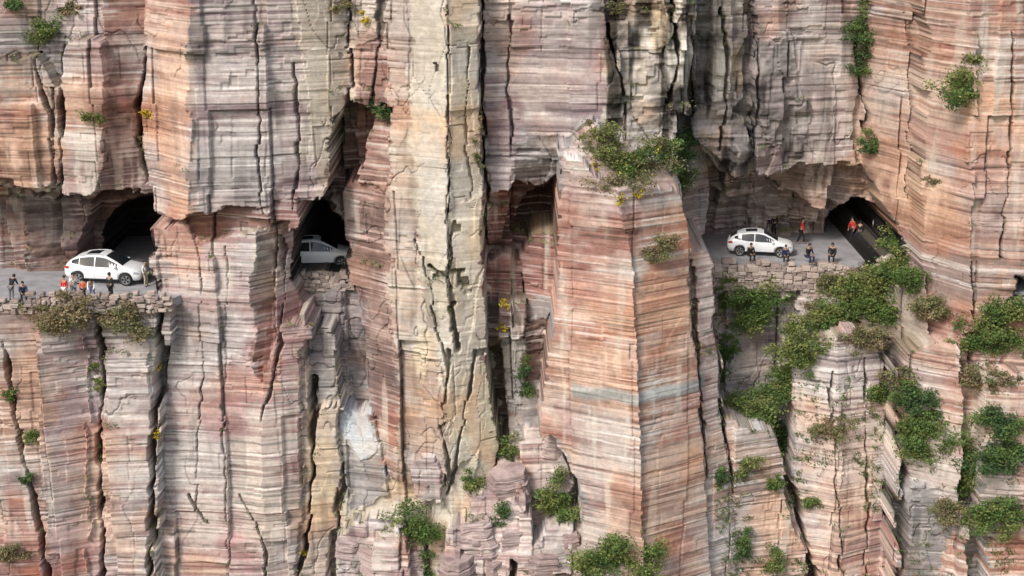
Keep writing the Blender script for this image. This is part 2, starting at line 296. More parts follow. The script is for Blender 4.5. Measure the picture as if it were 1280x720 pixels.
for pts, y, w, d, dk in [
    ([(118, 385), (124, 470), (120, 560), (126, 720), (128, 900)], -.6, .24, 1.6, 1),
    ([(200, 385), (196, 470), (192, 560), (188, 720), (186, 900)], 0, .22, 1.6, 1),
    ([(0, 430), (20, 540), (45, 640), (64, 740)], -.8, .18, 1.3, 1),
    ([(180, 60), (168, 150), (178, 230)], 3, .2, 1, 1),
    ([(318, 0), (322, 90), (320, 180), (326, 270)], .8, .09, .5, .8),
    ([(300, 620), (330, 680), (335, 720)], .8, .10, .5, .8),
    ([(235, 620), (255, 655)], .8, .10, .4, .9),
    ([(350, 300), (352, 420), (330, 520)], 1.6, .10, .5, .7),
    ([(365, 80), (372, 200), (366, 262)], 1.6, .10, .5, .6),
    ([(388, 480), (390, 600), (376, 720)], 1.6, .20, 1.2, 1),
    ([(535, 335), (556, 352), (566, 400), (570, 440)], .6, .18, .9, 1),
    ([(558, 440), (552, 540), (562, 600)], .8, .12, .6, .8),
    ([(568, 280), (560, 340)], .6, .10, .5, .8), ([(556, 120), (562, 200), (558, 280)], .6, .06, .4, .7), ([(585, 60), (578, 160), (590, 250)], 1.2, .07, .4, .6),
    ([(606, -50), (600, 110), (604, 230)], 1.8, .2, 1.4, 1),
    ([(590, 440), (580, 520), (560, 620)], 1.4, .12, .6, .7),
    ([(760, 30), (778, 120)], 4, .14, .8, .7),
    ([(842, 0), (846, 70), (836, 130)], 4, .16, .9, .9),
    ([(866, 20), (864, 150)], 5, .20, 1.2, 1),
    ([(905, 10), (910, 120), (900, 190)], 7.6, .12, .9, .9),
    ([(945, 0), (948, 130), (940, 205)], 8, .10, .7, .8),
    ([(1078, 60), (1092, 150), (1096, 200)], 8, .14, .7, .8),
    ([(1148, 20), (1150, 180), (1148, 260)], 4.4, .07, .5, .6),
    ([(1262, 40), (1258, 200), (1250, 320)], 1.6, .08, .5, .7), ([(1216, 330), (1218, 400), (1214, 470)], .8, .10, .6, .8),
    ([(866, 340), (872, 470), (884, 600)], 1, .14, .9, .9),
    ([(895, 400), (903, 520), (918, 620)], 2, .18, 1.2, .9),
    ([(1115, 440), (1116, 560), (1114, 720)], 4, .34, 2, 1),
    ([(1040, 470), (1046, 600), (1052, 720)], 3.4, .08, .6, .7),
    ([(1080, 450), (1084, 600), (1080, 720)], 4.4, .09, .7, .8),
    ([(985, 600), (1010, 690), (1020, 740)], 4, .3, 1.8, 1),
    ([(862, 330), (866, 440)], 1, .12, .7, .8),
    ([(40, 70), (60, 150), (66, 240)], 2.6, .14, .8, .9), ([(75, 60), (76, 245)], 2.8, .22, 1.2, 1),
    ([(245, 300), (250, 460), (244, 640)], .8, .05, .35, .6), ([(282, 310), (276, 500), (286, 720)], .8, .05, .35, .5),
    ([(640, 20), (632, 110), (640, 180)], 3.6, .10, .6, .7),
    ([(480, 0), (470, 70), (462, 130)], 2.4, .2, .9, .9), ([(522, 300), (540, 380), (556, 460)], 1.4, .07, .5, .6),
]: line_crack(pts, y, w, d, dk)

Yf = Y + Yd * fade * np.where(DK, .5, 1)
jx = np.clip((np.arange(NX)[None, :] + (fbm(X / .7, Z / .5, 81, 3) - .5) * 24).astype(int), 0, NX - 1)
jz = np.clip((np.arange(NZ)[:, None] + (fbm(X / .9, Z / .9, 83, 3) - .5) * 12).astype(int), 0, NZ - 1)
CA = CA[jz, jx]; CB = CB[jz, jx]; SSc = SS[jz, jx]; SDc = SD[jz, jx]

# ------------------------------------------------------------ colour
ZC = ZB + .06 * (fbm(X / 1.3, Z / .9, 161, 4) - .5) + .05 * (h2(c2, sg2, 162) - .5) + .08 * (h2(c1, sg, 163) - .5)
s1 = vn(X / 30, ZC / 1.5, 91); s2 = vn(X / 14, ZC / .42, 92); s3 = vn(X / 10, ZC / .19, 93); s4 = vn(X / 7, ZC / .10, 94)
s = .20 * s1 + .24 * s2 + .28 * s3 + .28 * s4 + .22 * (LR - .5) + .05 * (BR - .5)
s = sstep(.08, .92, .47 + (s - .5) * 2.9)
mott = fbm(X / 1.6, Z / 2.2, 95, 5)
s = np.clip(SSc * s + (1 - SSc) * (mott * 2.2 - .6 + .45 * (bid - .5)), 0, 1)
COL = CA * (1 - s[..., None]) + CB * s[..., None]
wl = sstep(.62, .72, vn(X / 7, ZC / .09, 96) * .87 + .13 * vn(X / .9, Z / .5, 97)) * sstep(.38, .58, fbm(X / 3, Z / 1.4, 98, 3)) * SSc
COL = COL + (np.array([.82, .75, .70]) - COL) * (wl * .66)[..., None]
dl = sstep(.64, .74, vn(X / 7, ZC / .09, 99) * .87 + .13 * vn(X / .7, Z / .5, 100)) * sstep(.36, .56, fbm(X / 3, Z / 1.4, 118, 3)) * SSc
COL *= (1 - .50 * dl)[..., None]
g = sstep(.48, .66, fbm(X / 4.5, Z / 3.2, 101, 4)); COL = COL + (COL.mean(-1, keepdims=True) * np.array([1.02, .99, 1.0]) - COL) * (.5 * g * np.clip(SSc * 1.3, .3, 1))[..., None]
mr = sstep(.56, .70, fbm(X / 3.2, Z / 4, 117, 4)) * np.clip(SSc, 0, 1); COL *= (1 + mr[..., None] * (np.array([.86, .74, .76]) - 1))
rr = sstep(.52, .70, fbm(X / 3.0, Z / 3, 107, 4)); COL *= (1 + rr[..., None] * (np.array([1.06, .89, .77]) - 1))
hi = sstep(.56, .70, fbm(X / 2.0, Z / 1.8, 119, 5)); COL = COL + (np.array([.68, .62, .56]) - COL) * (hi * .34 * (~DK) * (CA[..., 0] > .32))[..., None]
sv = sstep(.54, .70, fbm(X / .8, Z / 5, 103, 4)) * sstep(.35, .62, fbm(X / 6, Z / 8, 104, 2))
COL *= (1 - (sv * np.clip(SDc * .75, 0, .85)))[..., None]
wv = sstep(.58, .72, fbm(X / .5, Z / 4, 105, 4)) * sstep(.45, .65, fbm(X / 7, Z / 6, 106, 2)) * (CA[..., 0] > .32)
COL = COL + (np.array([.72, .67, .58]) - COL) * (wv * .45)[..., None]
speck = fbm(X / .35, Z / .28, 165, 3); COL *= (.84 + .32 * speck)[..., None]
COL *= (1 - .68 * crack)[..., None]
def paint(u, v, y, ru, rv, c, k, sc=1.2, mul=1.0):
    x0, z0 = P(u, v, y); rx = ru / 22.; rz = rv / 22.
    i0, i1 = np.searchsorted(xs, x0 - rx * 1.4), np.searchsorted(xs, x0 + rx * 1.4); j0, j1 = np.searchsorted(zs, z0 - rz * 1.4), np.searchsorted(zs, z0 + rz * 1.4)
    if i1 <= i0 or j1 <= j0: return
    sl = (slice(j0, j1), slice(i0, i1))
    d = np.hypot((X[sl] - x0) / rx, (Z[sl] - z0) / rz) + (fbm(X[sl] / sc, Z[sl] / sc, 111, 4) - .5) * 1.3
    m = (1 - sstep(.6, 1.05, d)) * k
    cc = np.array(c) * (COL[sl].mean(-1, keepdims=True) / .32)
    COL[sl] = COL[sl] + (cc - COL[sl]) * m[..., None]
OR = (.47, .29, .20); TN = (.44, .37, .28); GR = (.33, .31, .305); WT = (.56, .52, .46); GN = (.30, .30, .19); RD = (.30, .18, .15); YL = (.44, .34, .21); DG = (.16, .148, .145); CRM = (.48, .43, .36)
for a in [(30, 190, 2.5, 50, 60, OR, .6), (400, 100, 1.6, 36, 130, CRM, .7), (215, 150, 1, 35, 120, OR, .5), (290, 200, .8, 60, 60, GR, .5),
          (850, 80, 4, 22, 80, WT, .7), (800, 90, 4, 18, 70, WT, .5), (905, 110, 7, 14, 80, WT, .5), (1140, 240, 4, 60, 70, OR, .6), (1240, 230, 2, 50, 90, RD, .4),
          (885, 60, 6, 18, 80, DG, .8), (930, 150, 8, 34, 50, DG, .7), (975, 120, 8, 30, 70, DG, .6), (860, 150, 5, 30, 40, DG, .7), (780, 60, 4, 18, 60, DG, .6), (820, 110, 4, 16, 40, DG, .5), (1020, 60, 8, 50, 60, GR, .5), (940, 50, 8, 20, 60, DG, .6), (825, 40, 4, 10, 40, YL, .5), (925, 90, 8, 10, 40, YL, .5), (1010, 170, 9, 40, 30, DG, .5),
          (740, 300, -1, 50, 70, RD, .35), (740, 470, -1, 60, 50, OR, .5), (850, 420, 0, 30, 90, OR, .4), (40, 500, -1, 40, 90, OR, .6),
          (60, 620, -1, 50, 70, GR, .35), (620, 500, 2, 25, 70, GN, .35), (530, 450, 1, 20, 60, YL, .4), (575, 130, 1, 16, 40, YL, .3), (595, 300, 1, 12, 40, YL, .4), (540, 200, 1, 20, 80, GR, .35), (575, 230, 1, 16, 60, GR, .3), (1060, 600, 4, 50, 100, OR, .3), (965, 640, 3, 30, 70, OR, .4),
          (330, 620, 1, 50, 100, CRM, .4), (260, 420, 1, 60, 100, GR, .3), (680, 90, 3, 60, 80, RD, .3), (700, 60, 3, 40, 40, GR, .4), (480, 430, 2, 26, 100, RD, .6), (465, 300, 3, 30, 100, RD, .6), (460, 80, 2, 18, 60, RD, .6),
          (1160, 60, 4, 60, 50, RD, .35), (1090, 90, 8, 25, 90, RD, .4), (400, 600, 1.6, 25, 80, YL, .45), (120, 120, 3, 40, 60, OR, .4), (810, 645, -3, 60, 60, OR, .35), (20, 60, 2.5, 60, 40, DG, .45), (150, 180, 3, 24, 70, RD, .5), (1150, 640, 1, 30, 60, GR, .6), (340, 340, 2, 20, 60, TN, .4)]:
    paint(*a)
bb = (X > P(716, 500, -1)[0]) & (X < P(884, 500, 0)[0]); bz = P(800, 505, -2.4)[1]; dz_ = np.abs(ZB - (bz + .008 * X + .05) - .3 * (vn(X / 1.4, X * 0, 140) - .5))
m = (1 - sstep(.22, .52, dz_)) * bb * .85; COL = COL + (np.maximum(COL.mean(-1, keepdims=True), .30) * np.array([.93, .96, .93]) - COL) * m[..., None]
dYdZ = np.gradient(Yf, axis=0) / np.gradient(Z, axis=0)
up = sstep(1.2, 4.0, dYdZ) * sstep(.4, .62, fbm(X / 2, Z / 2, 121, 3))
COL = COL + (np.array([.22, .20, .11]) - COL) * (up * .5 * (~DK))[..., None]
DKj = DK[jz, jx] | DK; COL = np.where(DKj[..., None], np.minimum(COL, .05), COL)  # holds the painted tunnel shade near black
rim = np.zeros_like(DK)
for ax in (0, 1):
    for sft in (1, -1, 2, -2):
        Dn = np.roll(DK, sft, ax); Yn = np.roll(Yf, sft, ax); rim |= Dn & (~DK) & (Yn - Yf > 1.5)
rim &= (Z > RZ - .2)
COL = np.where(rim[..., None], COL * .2, COL)  # edges beside openings darkened in colour, painted shade for the side walls
COL = np.clip(COL, .010, .8)

# ------------------------------------------------------------ mesh
def mesh_from(name, verts, faces_flat, nper):
    me = bpy.data.meshes.new(name)
    n = len(verts); m = len(faces_flat) // nper
    me.vertices.add(n); me.vertices.foreach_set("co", np.asarray(verts, np.float32).ravel())
    me.loops.add(len(faces_flat)); me.loops.foreach_set("vertex_index", np.asarray(faces_flat, np.int32))
    me.polygons.add(m); me.polygons.foreach_set("loop_start", np.arange(0, m * nper, nper, dtype=np.int32))
    try: me.polygons.foreach_set("loop_total", np.full(m, nper, np.int32))
    except Exception: pass
    me.update(calc_edges=True); return me
V = np.stack([X, Yf, Z], -1).reshape(-1, 3)
idx = np.arange(NZ * NX).reshape(NZ, NX)
F = np.stack([idx[:-1, :-1], idx[:-1, 1:], idx[1:, 1:], idx[1:, :-1]], -1).reshape(-1)
cm = mesh_from("cliff", V, F, 4)
at = cm.color_attributes.new("tint", 'FLOAT_COLOR', 'POINT')
at.data.foreach_set("color", np.concatenate([COL.reshape(-1, 3), np.ones((NZ * NX, 1))], 1).astype(np.float32).ravel())

def lin(c): return (c[0], c[1], c[2], 1)
def mat_simple(name, col, rough=.6, metal=0, spec=.5, noise=0, nscale=8):
    m = bpy.data.materials.new(name); m.use_nodes = True; nt = m.node_tree; b = nt.nodes["Principled BSDF"]
    b.inputs["Roughness"].default_value = rough; b.inputs["Metallic"].default_value = metal
    b.inputs["Specular IOR Level"].default_value = spec; b.inputs["Base Color"].default_value = lin(col)
    if noise:
        tc = nt.nodes.new("ShaderNodeTexCoord"); n = nt.nodes.new("ShaderNodeTexNoise"); n.inputs["Scale"].default_value = nscale; n.inputs["Detail"].default_value = 6
        r = nt.nodes.new("ShaderNodeValToRGB"); r.color_ramp.elements[0].position = .3; r.color_ramp.elements[1].position = .7
        r.color_ramp.elements[0].color = lin([c * (1 - noise) for c in col]); r.color_ramp.elements[1].color = lin([min(1, c * (1 + noise)) for c in col])
        nt.links.new(tc.outputs["Object"], n.inputs["Vector"]); nt.links.new(n.outputs["Fac"], r.inputs["Fac"]); nt.links.new(r.outputs["Color"], b.inputs["Base Color"])
    return m
def rock_material(name, attr=None, col=(.4, .3, .25), col2=None, bump=.5):
    m = bpy.data.materials.new(name); m.use_nodes = True; nt = m.node_tree; N = nt.nodes; L = nt.links
    b = N["Principled BSDF"]; b.inputs["Roughness"].default_value = .92; b.inputs["Specular IOR Level"].default_value = .2
    tc = N.new("ShaderNodeTexCoord")
    mp = N.new("ShaderNodeMapping"); mp.inputs["Scale"].default_value = (.5, .5, 9)
    L.new(tc.outputs["Object"], mp.inputs["Vector"])
    n1 = N.new("ShaderNodeTexNoise"); n1.inputs["Scale"].default_value = 1.3; n1.inputs["Detail"].default_value = 8; n1.inputs["Roughness"].default_value = .65; L.new(mp.outputs[0], n1.inputs["Vector"])
    n2 = N.new("ShaderNodeTexNoise"); n2.inputs["Scale"].default_value = 4; n2.inputs["Detail"].default_value = 9; n2.inputs["Roughness"].default_value = .75; L.new(tc.outputs["Object"], n2.inputs["Vector"])
    r1 = N.new("ShaderNodeMapRange"); r1.inputs[1].default_value = .3; r1.inputs[2].default_value = .7; r1.inputs[3].default_value = .90; r1.inputs[4].default_value = 1.10; L.new(n1.outputs["Fac"], r1.inputs[0])
    r2 = N.new("ShaderNodeMapRange"); r2.inputs[1].default_value = .3; r2.inputs[2].default_value = .7; r2.inputs[3].default_value = .78; r2.inputs[4].default_value = 1.20; L.new(n2.outputs["Fac"], r2.inputs[0])
    mu = N.new("ShaderNodeMath"); mu.operation = 'MULTIPLY'; L.new(r1.outputs[0], mu.inputs[0]); L.new(r2.outputs[0], mu.inputs[1])
    vm = N.new("ShaderNodeVectorMath"); vm.operation = 'SCALE'
    if attr:
        a = N.new("ShaderNodeAttribute"); a.attribute_name = attr; L.new(a.outputs["Color"], vm.inputs[0])
    elif col2:
        cr = N.new("ShaderNodeValToRGB"); cr.color_ramp.elements[0].position = .42; cr.color_ramp.elements[1].position = .58
        cr.color_ramp.elements[0].color = lin(col); cr.color_ramp.elements[1].color = lin(col2); L.new(n1.outputs["Fac"], cr.inputs["Fac"]); L.new(cr.outputs["Color"], vm.inputs[0])
    else: vm.inputs[0].default_value = col
    L.new(mu.outputs[0], vm.inputs["Scale"]); L.new(vm.outputs[0], b.inputs["Base Color"])
    bp = N.new("ShaderNodeBump"); bp.inputs["Strength"].default_value = bump; bp.inputs["Distance"].default_value = .05
    ad = N.new("ShaderNodeMath"); ad.operation = 'ADD'; L.new(n1.outputs["Fac"], ad.inputs[0]); L.new(n2.outputs["Fac"], ad.inputs[1]); L.new(ad.outputs[0], bp.inputs["Height"]); L.new(bp.outputs[0], b.inputs["Normal"])
    return m
M_rock = rock_material("layered_rock", "tint")
cm.materials.append(M_rock)
cliff = bpy.data.objects.new("cliff", cm); coll.objects.link(cliff)
cliff["kind"] = "structure"; cliff["label"] = "layered red and tan sandstone cliff with vertical joints and tunnels"; cliff["category"] = "cliff"

def surf(x, z):
    i = min(max(int(np.searchsorted(xs, x)), 0), NX - 1); j = min(max(int(np.searchsorted(zs, z)), 0), NZ - 1); return Yf[j, i]
def hit(u, v):
    y = -6.0
    while y < 26:
        x, z = P(u, v, y)
        if surf(x, z) <= y: return Vector((x, y, z))
        y += .08
    x, z = P(u, v, 5); return Vector((x, 5, z))

# ------------------------------------------------------------ ground and roads
def plane_obj(name, x0, x1, y0, y1, z, mat, label):
    me = bpy.data.meshes.new(name); me.from_pydata([(x0, y0, z), (x1, y0, z), (x1, y1, z), (x0, y1, z)], [], [(0, 1, 2, 3)])
    me.materials.append(mat); o = bpy.data.objects.new(name, me); coll.objects.link(o); o["kind"] = "structure"; o["label"] = label; return o
M_val = mat_simple("valley_ground", (.13, .14, .08), .95, noise=.4, nscale=.3)
plane_obj("ground", -1500, 1500, -1500, 400, -69.5, M_val, "brown green valley floor far below the cliff")
M_asph = mat_simple("asphalt", (.33, .325, .335), .9, noise=.2, nscale=1.2)

def road(name, pts, label):
    n = len(pts); me = bpy.data.meshes.new(name)
    v = [(x, y, RZ + .0) for x, y in pts] + [(x, y, RZ - .5) for x, y in pts]
    f = [tuple(range(n)), tuple(range(2 * n - 1, n - 1, -1))] + [(i, i + n, (i + 1) % n + n, (i + 1) % n) for i in range(n)]
    me.from_pydata(v, [], f); me.materials.append(M_asph); me.update()
    o = bpy.data.objects.new(name, me); coll.objects.link(o); o["kind"] = "structure"; o["label"] = label; return o
xL = P(212, 379, 0)[0]
road("road", [(-59, -.25), (xL - .2, -.15), (xL + 1.2, 2.8), (-15, 5.8), (-8.0, 5.9), (-8.0, 15), (-59, 15)], "narrow grey asphalt road cut into the cliff ledge")
x0, _ = P(868, 334, 8.2); x1, _ = P(1085, 334, 8.2)
road("road", [(x0 - 2.0, 8.35), (x1 - .6, 8.35), (x1 + 1.0, 9.2), (x1 + 5, 11), (x1 + 8, 27), (x0 - 2.0, 27)], "grey asphalt road curving into a rock tunnel")
xa, _ = P(1268, 372, 1.4)
road("road", [(xa, 1.7), (58, 1.2), (58, 8), (xa, 8)], "short stretch of road leaving the tunnel")

# ------------------------------------------------------------ stone walls
def bmesh_box_verts(c, s, j, r):
    vs = []
    for dz in (-1, 1):
        for dy in (-1, 1):
            for dx in (-1, 1):
                vs.append((c[0] + dx * s[0] / 2 * (1 + r.uniform(-j, j)), c[1] + dy * s[1] / 2 * (1 + r.uniform(-j, j)), c[2] + dz * s[2] / 2 * (1 + r.uniform(-j, j))))
    return vs
BF = [(0, 2, 3, 1), (4, 5, 7, 6), (0, 1, 5, 4), (2, 6, 7, 3), (0, 4, 6, 2), (1, 3, 7, 5)]
M_stone = rock_material("dry_stone", None, (.46, .38, .335)); M_stone2 = rock_material("dry_stone_dark", None, (.31, .245, .22))
def stone_wall(name, path, z0, z1, thick, label, sz=.38, seed=1, rough=.08):
    r = random.Random(seed); vs = []; fs = []; mi = []
    for (xa, ya), (xb, yb) in zip(path[:-1], path[1:]):
        L = math.hypot(xb - xa, yb - ya); z = z0
        while z < z1 - .05:
            h = r.uniform(.4, .9) * sz; d = -r.uniform(0, .3)
            while d < L:
                w = r.uniform(.6, 2.0) * sz
                t = (d + w / 2) / L; ht = h * r.uniform(1.0, 1.35)
                if z + h > z1 - .25 and r.random() < .4: d += w; continue
                cx = xa + (xb - xa) * t; cy = ya + (yb - ya) * t
                b = len(vs); vs += bmesh_box_verts((cx, cy + r.uniform(-rough, rough), z + h / 2 + r.uniform(-.07, .07)), (w * .97, thick, ht), .2, r)
                fs += [tuple(b + k for k in q) for q in BF]; mi += [0 if r.random() < .55 else 1] * 6
                d += w
            z += h
    me = bpy.data.meshes.new(name); me.from_pydata(vs, [], fs); me.materials.append(M_stone); me.materials.append(M_stone2)
    me.polygons.foreach_set("material_index", mi); me.update()
    o = bpy.data.objects.new(name, me); coll.objects.link(o)
    bv = o.modifiers.new("bevel", 'BEVEL'); bv.width = .035; bv.segments = 1
    o["label"] = label; o["category"] = "stone wall"; return o
stone_wall("stone_wall", [(x0 - .1, 8.1), (x0 + 4, 7.95), (x1 - 1.5, 8.05)], RZ - 1.7, RZ + .14, .6, "rough dry stone retaining wall under the curving road", .34, seed=3)
stone_wall("stone_wall", [(P(372, 340, 5.3)[0], 5.35), (P(448, 340, 5.3)[0], 5.35)], RZ - .9, RZ + .26, .6, "short dry stone wall below the tunnel window", .28, seed=4)
stone_wall("stone_wall", [(P(40, 378, 0)[0], -.45), (xL - .1, -.2)], RZ - .6, RZ + .58, .45, "low rough stone edge of the cliff road", .27, seed=5, rough=.14)
stone_wall("stone_wall", [(-40, -.40), (P(38, 378, 0)[0], -.38)], RZ - .6, RZ + .22, .5, "flush rough stone edge of the cliff road", .27, seed=6, rough=.14)

# ------------------------------------------------------------ layered blocks
import bmesh
def boulder(u, v, r, seed, mat):
    rr = random.Random(seed); p = hit(u, v)
    n = rr.choice([6, 7, 8, 9]); base = [(2 * math.pi * (k + rr.uniform(-.32, .32)) / n, rr.uniform(.72, 1.18)) for k in range(n)]
    vs = []; fs = []; z = -1.3; H = rr.uniform(.4, .8)
    while z < H:
        h = rr.choice([.10, .16, .24, .4]); top = max(0, (z - H + .6)); sc = (1.0 - .3 * top) * rr.uniform(.93, 1.06); ox, oy = rr.uniform(-.06, .06) + .1 * top, rr.uniform(-.06, .06)
        b = len(vs)
        for zz, s2 in ((z, 1.0), (z + h, rr.uniform(.93, 1.0))):
            for a, q in base:
                q2 = q * sc * s2 * rr.uniform(.90, 1.08); vs.append((math.cos(a) * q2 + ox, math.sin(a) * q2 + oy, zz + rr.uniform(-.05, .05)))
        fs += [tuple(b + n - 1 - k for k in range(n)), tuple(b + n + k for k in range(n))] + [(b + k, b + (k + 1) % n, b + n + (k + 1) % n, b + n + k) for k in range(n)]
        z += h * .96
    me = bpy.data.meshes.new("boulder"); me.from_pydata(vs, [], fs); me.materials.append(mat); me.update()
    o = bpy.data.objects.new("boulder", me); coll.objects.link(o)
    bv = o.modifiers.new("bevel", 'BEVEL'); bv.width = .025; bv.segments = 1
    o.location = p + Vector((0, r * .28, -r * .1)); o.scale = (r * rr.uniform(.8, 1.2), r * .85, r * rr.uniform(.6, 1.0)); o.rotation_euler = (rr.uniform(-.1, .25), rr.uniform(-.3, .3), rr.uniform(-.8, .8))
    o["label"] = "blocky layered pinkish grey rock standing in the gully"; o["category"] = "rock"; o["group"] = "layered rock blocks in the gully"
M_b1 = rock_material("boulder_rock", None, (.56, .46, .43), (.34, .25, .245), .9); M_b2 = rock_material("boulder_rock_dark", None, (.48, .375, .35), (.27, .195, .19), .9)
for k, (u, v, r) in enumerate([(636, 606, 1.3), (598, 664, 1.2), (572, 708, 1.1), (690, 550, .9), (672, 706, 1.0), (644, 668, .9), (710, 672, .8), (462, 692, 1.3), (515, 702, 1.0), (434, 680, .8), (672, 636, .8), (702, 600, .7), (620, 706, .8)]):
    boulder(u, v, r, 400 + k, M_b1 if k % 2 else M_b2)

# ------------------------------------------------------------ vegetation
def leaf_material(name):
    m = bpy.data.materials.new(name); m.use_nodes = True; nt = m.node_tree; N = nt.nodes; L = nt.links
    b = N["Principled BSDF"]; b.inputs["Roughness"].default_value = .7; b.inputs["Specular IOR Level"].default_value = .25
    a = N.new("ShaderNodeAttribute"); a.attribute_name = "leaf"
    n = N.new("ShaderNodeTexNoise"); n.inputs["Scale"].default_value = 1.8; n.inputs["Detail"].default_value = 3
    tc = N.new("ShaderNodeTexCoord"); L.new(tc.outputs["Object"], n.inputs["Vector"])
    r = N.new("ShaderNodeMapRange"); r.inputs[1].default_value = .3; r.inputs[2].default_value = .7; r.inputs[3].default_value = .6; r.inputs[4].default_value = 1.35; L.new(n.outputs["Fac"], r.inputs[0])
    vm = N.new("ShaderNodeVectorMath"); vm.operation = 'SCALE'; L.new(a.outputs["Color"], vm.inputs[0]); L.new(r.outputs[0], vm.inputs["Scale"]); L.new(vm.outputs[0], b.inputs["Base Color"])
    t = N.new("ShaderNodeBsdfTranslucent"); L.new(vm.outputs[0], t.inputs["Color"])
    mx = N.new("ShaderNodeMixShader"); mx.inputs[0].default_value = .3; L.new(b.outputs[0], mx.inputs[1]); L.new(t.outputs[0], mx.inputs[2]); L.new(mx.outputs[0], N["Material Output"].inputs["Surface"])
    return m
M_leaf = leaf_material("foliage"); M_stem = mat_simple("bark", (.16, .12, .09), .9, noise=.3)
def leaves_mesh(name, pts, size, cols):
    n = len(pts); a = rng.normal(size=(n, 3)); a[:, 2] *= .6; a /= np.linalg.norm(a, axis=1, keepdims=True)
    b = rng.normal(size=(n, 3)); b -= (b * a).sum(1, keepdims=True) * a; b /= np.linalg.norm(b, axis=1, keepdims=True)
    s = (size * rng.uniform(.6, 1.35, n))[:, None]
    q = np.stack([pts - a * s, pts + b * s * .6, pts + a * s, pts - b * s * .6], 1).reshape(-1, 3)
    me = mesh_from(name, q, np.arange(4 * n), 4)
    c = np.repeat(np.concatenate([cols, np.ones((n, 1))], 1), 4, 0)
    at = me.color_attributes.new("leaf", 'FLOAT_COLOR', 'POINT'); at.data.foreach_set("color", c.astype(np.float32).ravel())
    me.materials.append(M_leaf); return me
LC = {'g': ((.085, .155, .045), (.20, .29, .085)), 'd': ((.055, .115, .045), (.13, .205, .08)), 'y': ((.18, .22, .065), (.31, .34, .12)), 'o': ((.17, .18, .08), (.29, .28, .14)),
      'b': ((.24, .19, .10), (.40, .32, .19)), 'f': ((.60, .46, .02), (.80, .64, .05))}
GRP = "shrubs growing from the cliff ledges"
def tube(vs, fs, p, q, r0, r1, n=6):
    d = (q - p).normalized(); a = d.orthogonal().normalized(); c = d.cross(a); b0 = len(vs)
    for pt, r in ((p, r0), (q, r1)):
        for k in range(n):
            an = 2 * math.pi * k / n; w = pt + a * math.cos(an) * r + c * math.sin(an) * r; vs.append(tuple(w))
    for k in range(n): fs.append((b0 + k, b0 + (k + 1) % n, b0 + n + (k + 1) % n, b0 + n + k))
def bush(u, v, wpx, hpx, kind, flowers=0, den=1.0, mix=None):
    p = hit(u, v + hpx * .25)
    s = 21.0 if p.y < 5 else 20.0
    w = wpx / s; h = hpx / s; r = random.Random(int(u * 7 + v)); dep = min(w, h) * .4 + .12
    full = u > 880 and v > 280
    nspr = max(3, int(w * h * (1.25 if full else .9)) + 2); sprays = []
    for i in range(nspr):
        a = r.uniform(0, 2 * math.pi); q = math.sqrt(r.random()) * .85; sprays.append((math.cos(a) * q * w / 2, r.uniform(-.8, .2) * dep, h * .5 + math.sin(a) * q * h / 2))
    lobes = []
    for sx_, sy_, sz_ in sprays:
        for _ in range(r.randint(3, 5)):
            lobes.append((Vector((sx_ + r.gauss(0, .17) * min(w, 2.2), sy_ + r.gauss(0, .12), sz_ + r.gauss(0, .13) * min(h, 2.2))), r.uniform(.10, .24) * min(w, h, 2.4) + .07))
    nl = len(lobes)
    tot = int(min(14000, w * h * (620 if full else 470) * den + 60)); pts = []; cols = []
    wts = np.array([l[1] ** 2 for l in lobes]); wts /= wts.sum()
    for (c, rad), k in zip(lobes, (wts * tot).astype(int)):
        if k < 1: continue
        dr = rng.normal(size=(k, 3)); dr /= np.linalg.norm(dr, axis=1, keepdims=True); rd = rad * np.clip(np.abs(rng.normal(.75, .30, (k, 1))), 0, 1.7)
        pp = np.array(c) + dr * rd * np.array([1.25, 1, .72]); pts.append(pp)
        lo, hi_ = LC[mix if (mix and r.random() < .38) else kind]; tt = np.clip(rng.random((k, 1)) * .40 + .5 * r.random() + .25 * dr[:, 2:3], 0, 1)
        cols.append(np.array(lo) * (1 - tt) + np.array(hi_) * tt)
    if flowers:
        k = flowers; c = [lobes[r.randrange(nl)] for _ in range(k)]
        fc = np.array([list(l[0]) for l in c]); pts.append(fc + rng.normal(size=(k, 3)) * np.array([.25, .1, .2]) + np.array([0, -.35, 0])); cols.append(np.tile(np.array([[.75, .58, .03]]), (k, 1)))
    pts = np.concatenate(pts); cols = np.concatenate(cols)
    base = bpy.data.objects.new("bush", None); coll.objects.link(base); base.location = (p.x, p.y - .05, p.z - h * .25)
    base.empty_display_size = .3
    cn = {'g': 'bright green', 'd': 'dark green', 'y': 'yellow-green', 'o': 'olive', 'b': 'dry brown', 'f': 'yellow-flowered'}[kind]
    base["label"] = ("large " if wpx * hpx > 5000 else "small ") + cn + " shrub " + ("with yellow blossoms " if flowers else "") + "rooted on a rock ledge"; base["category"] = "bush"; base["group"] = GRP
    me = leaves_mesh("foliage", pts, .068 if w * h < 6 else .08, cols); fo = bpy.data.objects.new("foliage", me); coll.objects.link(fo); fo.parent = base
    vs = []; fs = []; root = Vector((0, .35, h * .05)); 
    for c, rad in lobes[::max(1, nl // 10)]:
        mid = root.lerp(c, .5) + Vector((r.uniform(-.1, .1), -.1, r.uniform(0, .15)))
        tube(vs, fs, root, mid, .025 + .008 * h, .02, 5); tube(vs, fs, mid, c, .02, .008, 5)
        for _ in range(3):
            e = c + Vector((r.uniform(-1, 1), r.uniform(-.7, .3), r.uniform(-.3, 1))) * rad; tube(vs, fs, c.lerp(mid, .3), e, .01, .004, 4)
    sm = bpy.data.meshes.new("branches"); sm.from_pydata(vs, [], fs); sm.materials.append(M_stem)
    so = bpy.data.objects.new("branches", sm); coll.objects.link(so); so.parent = base
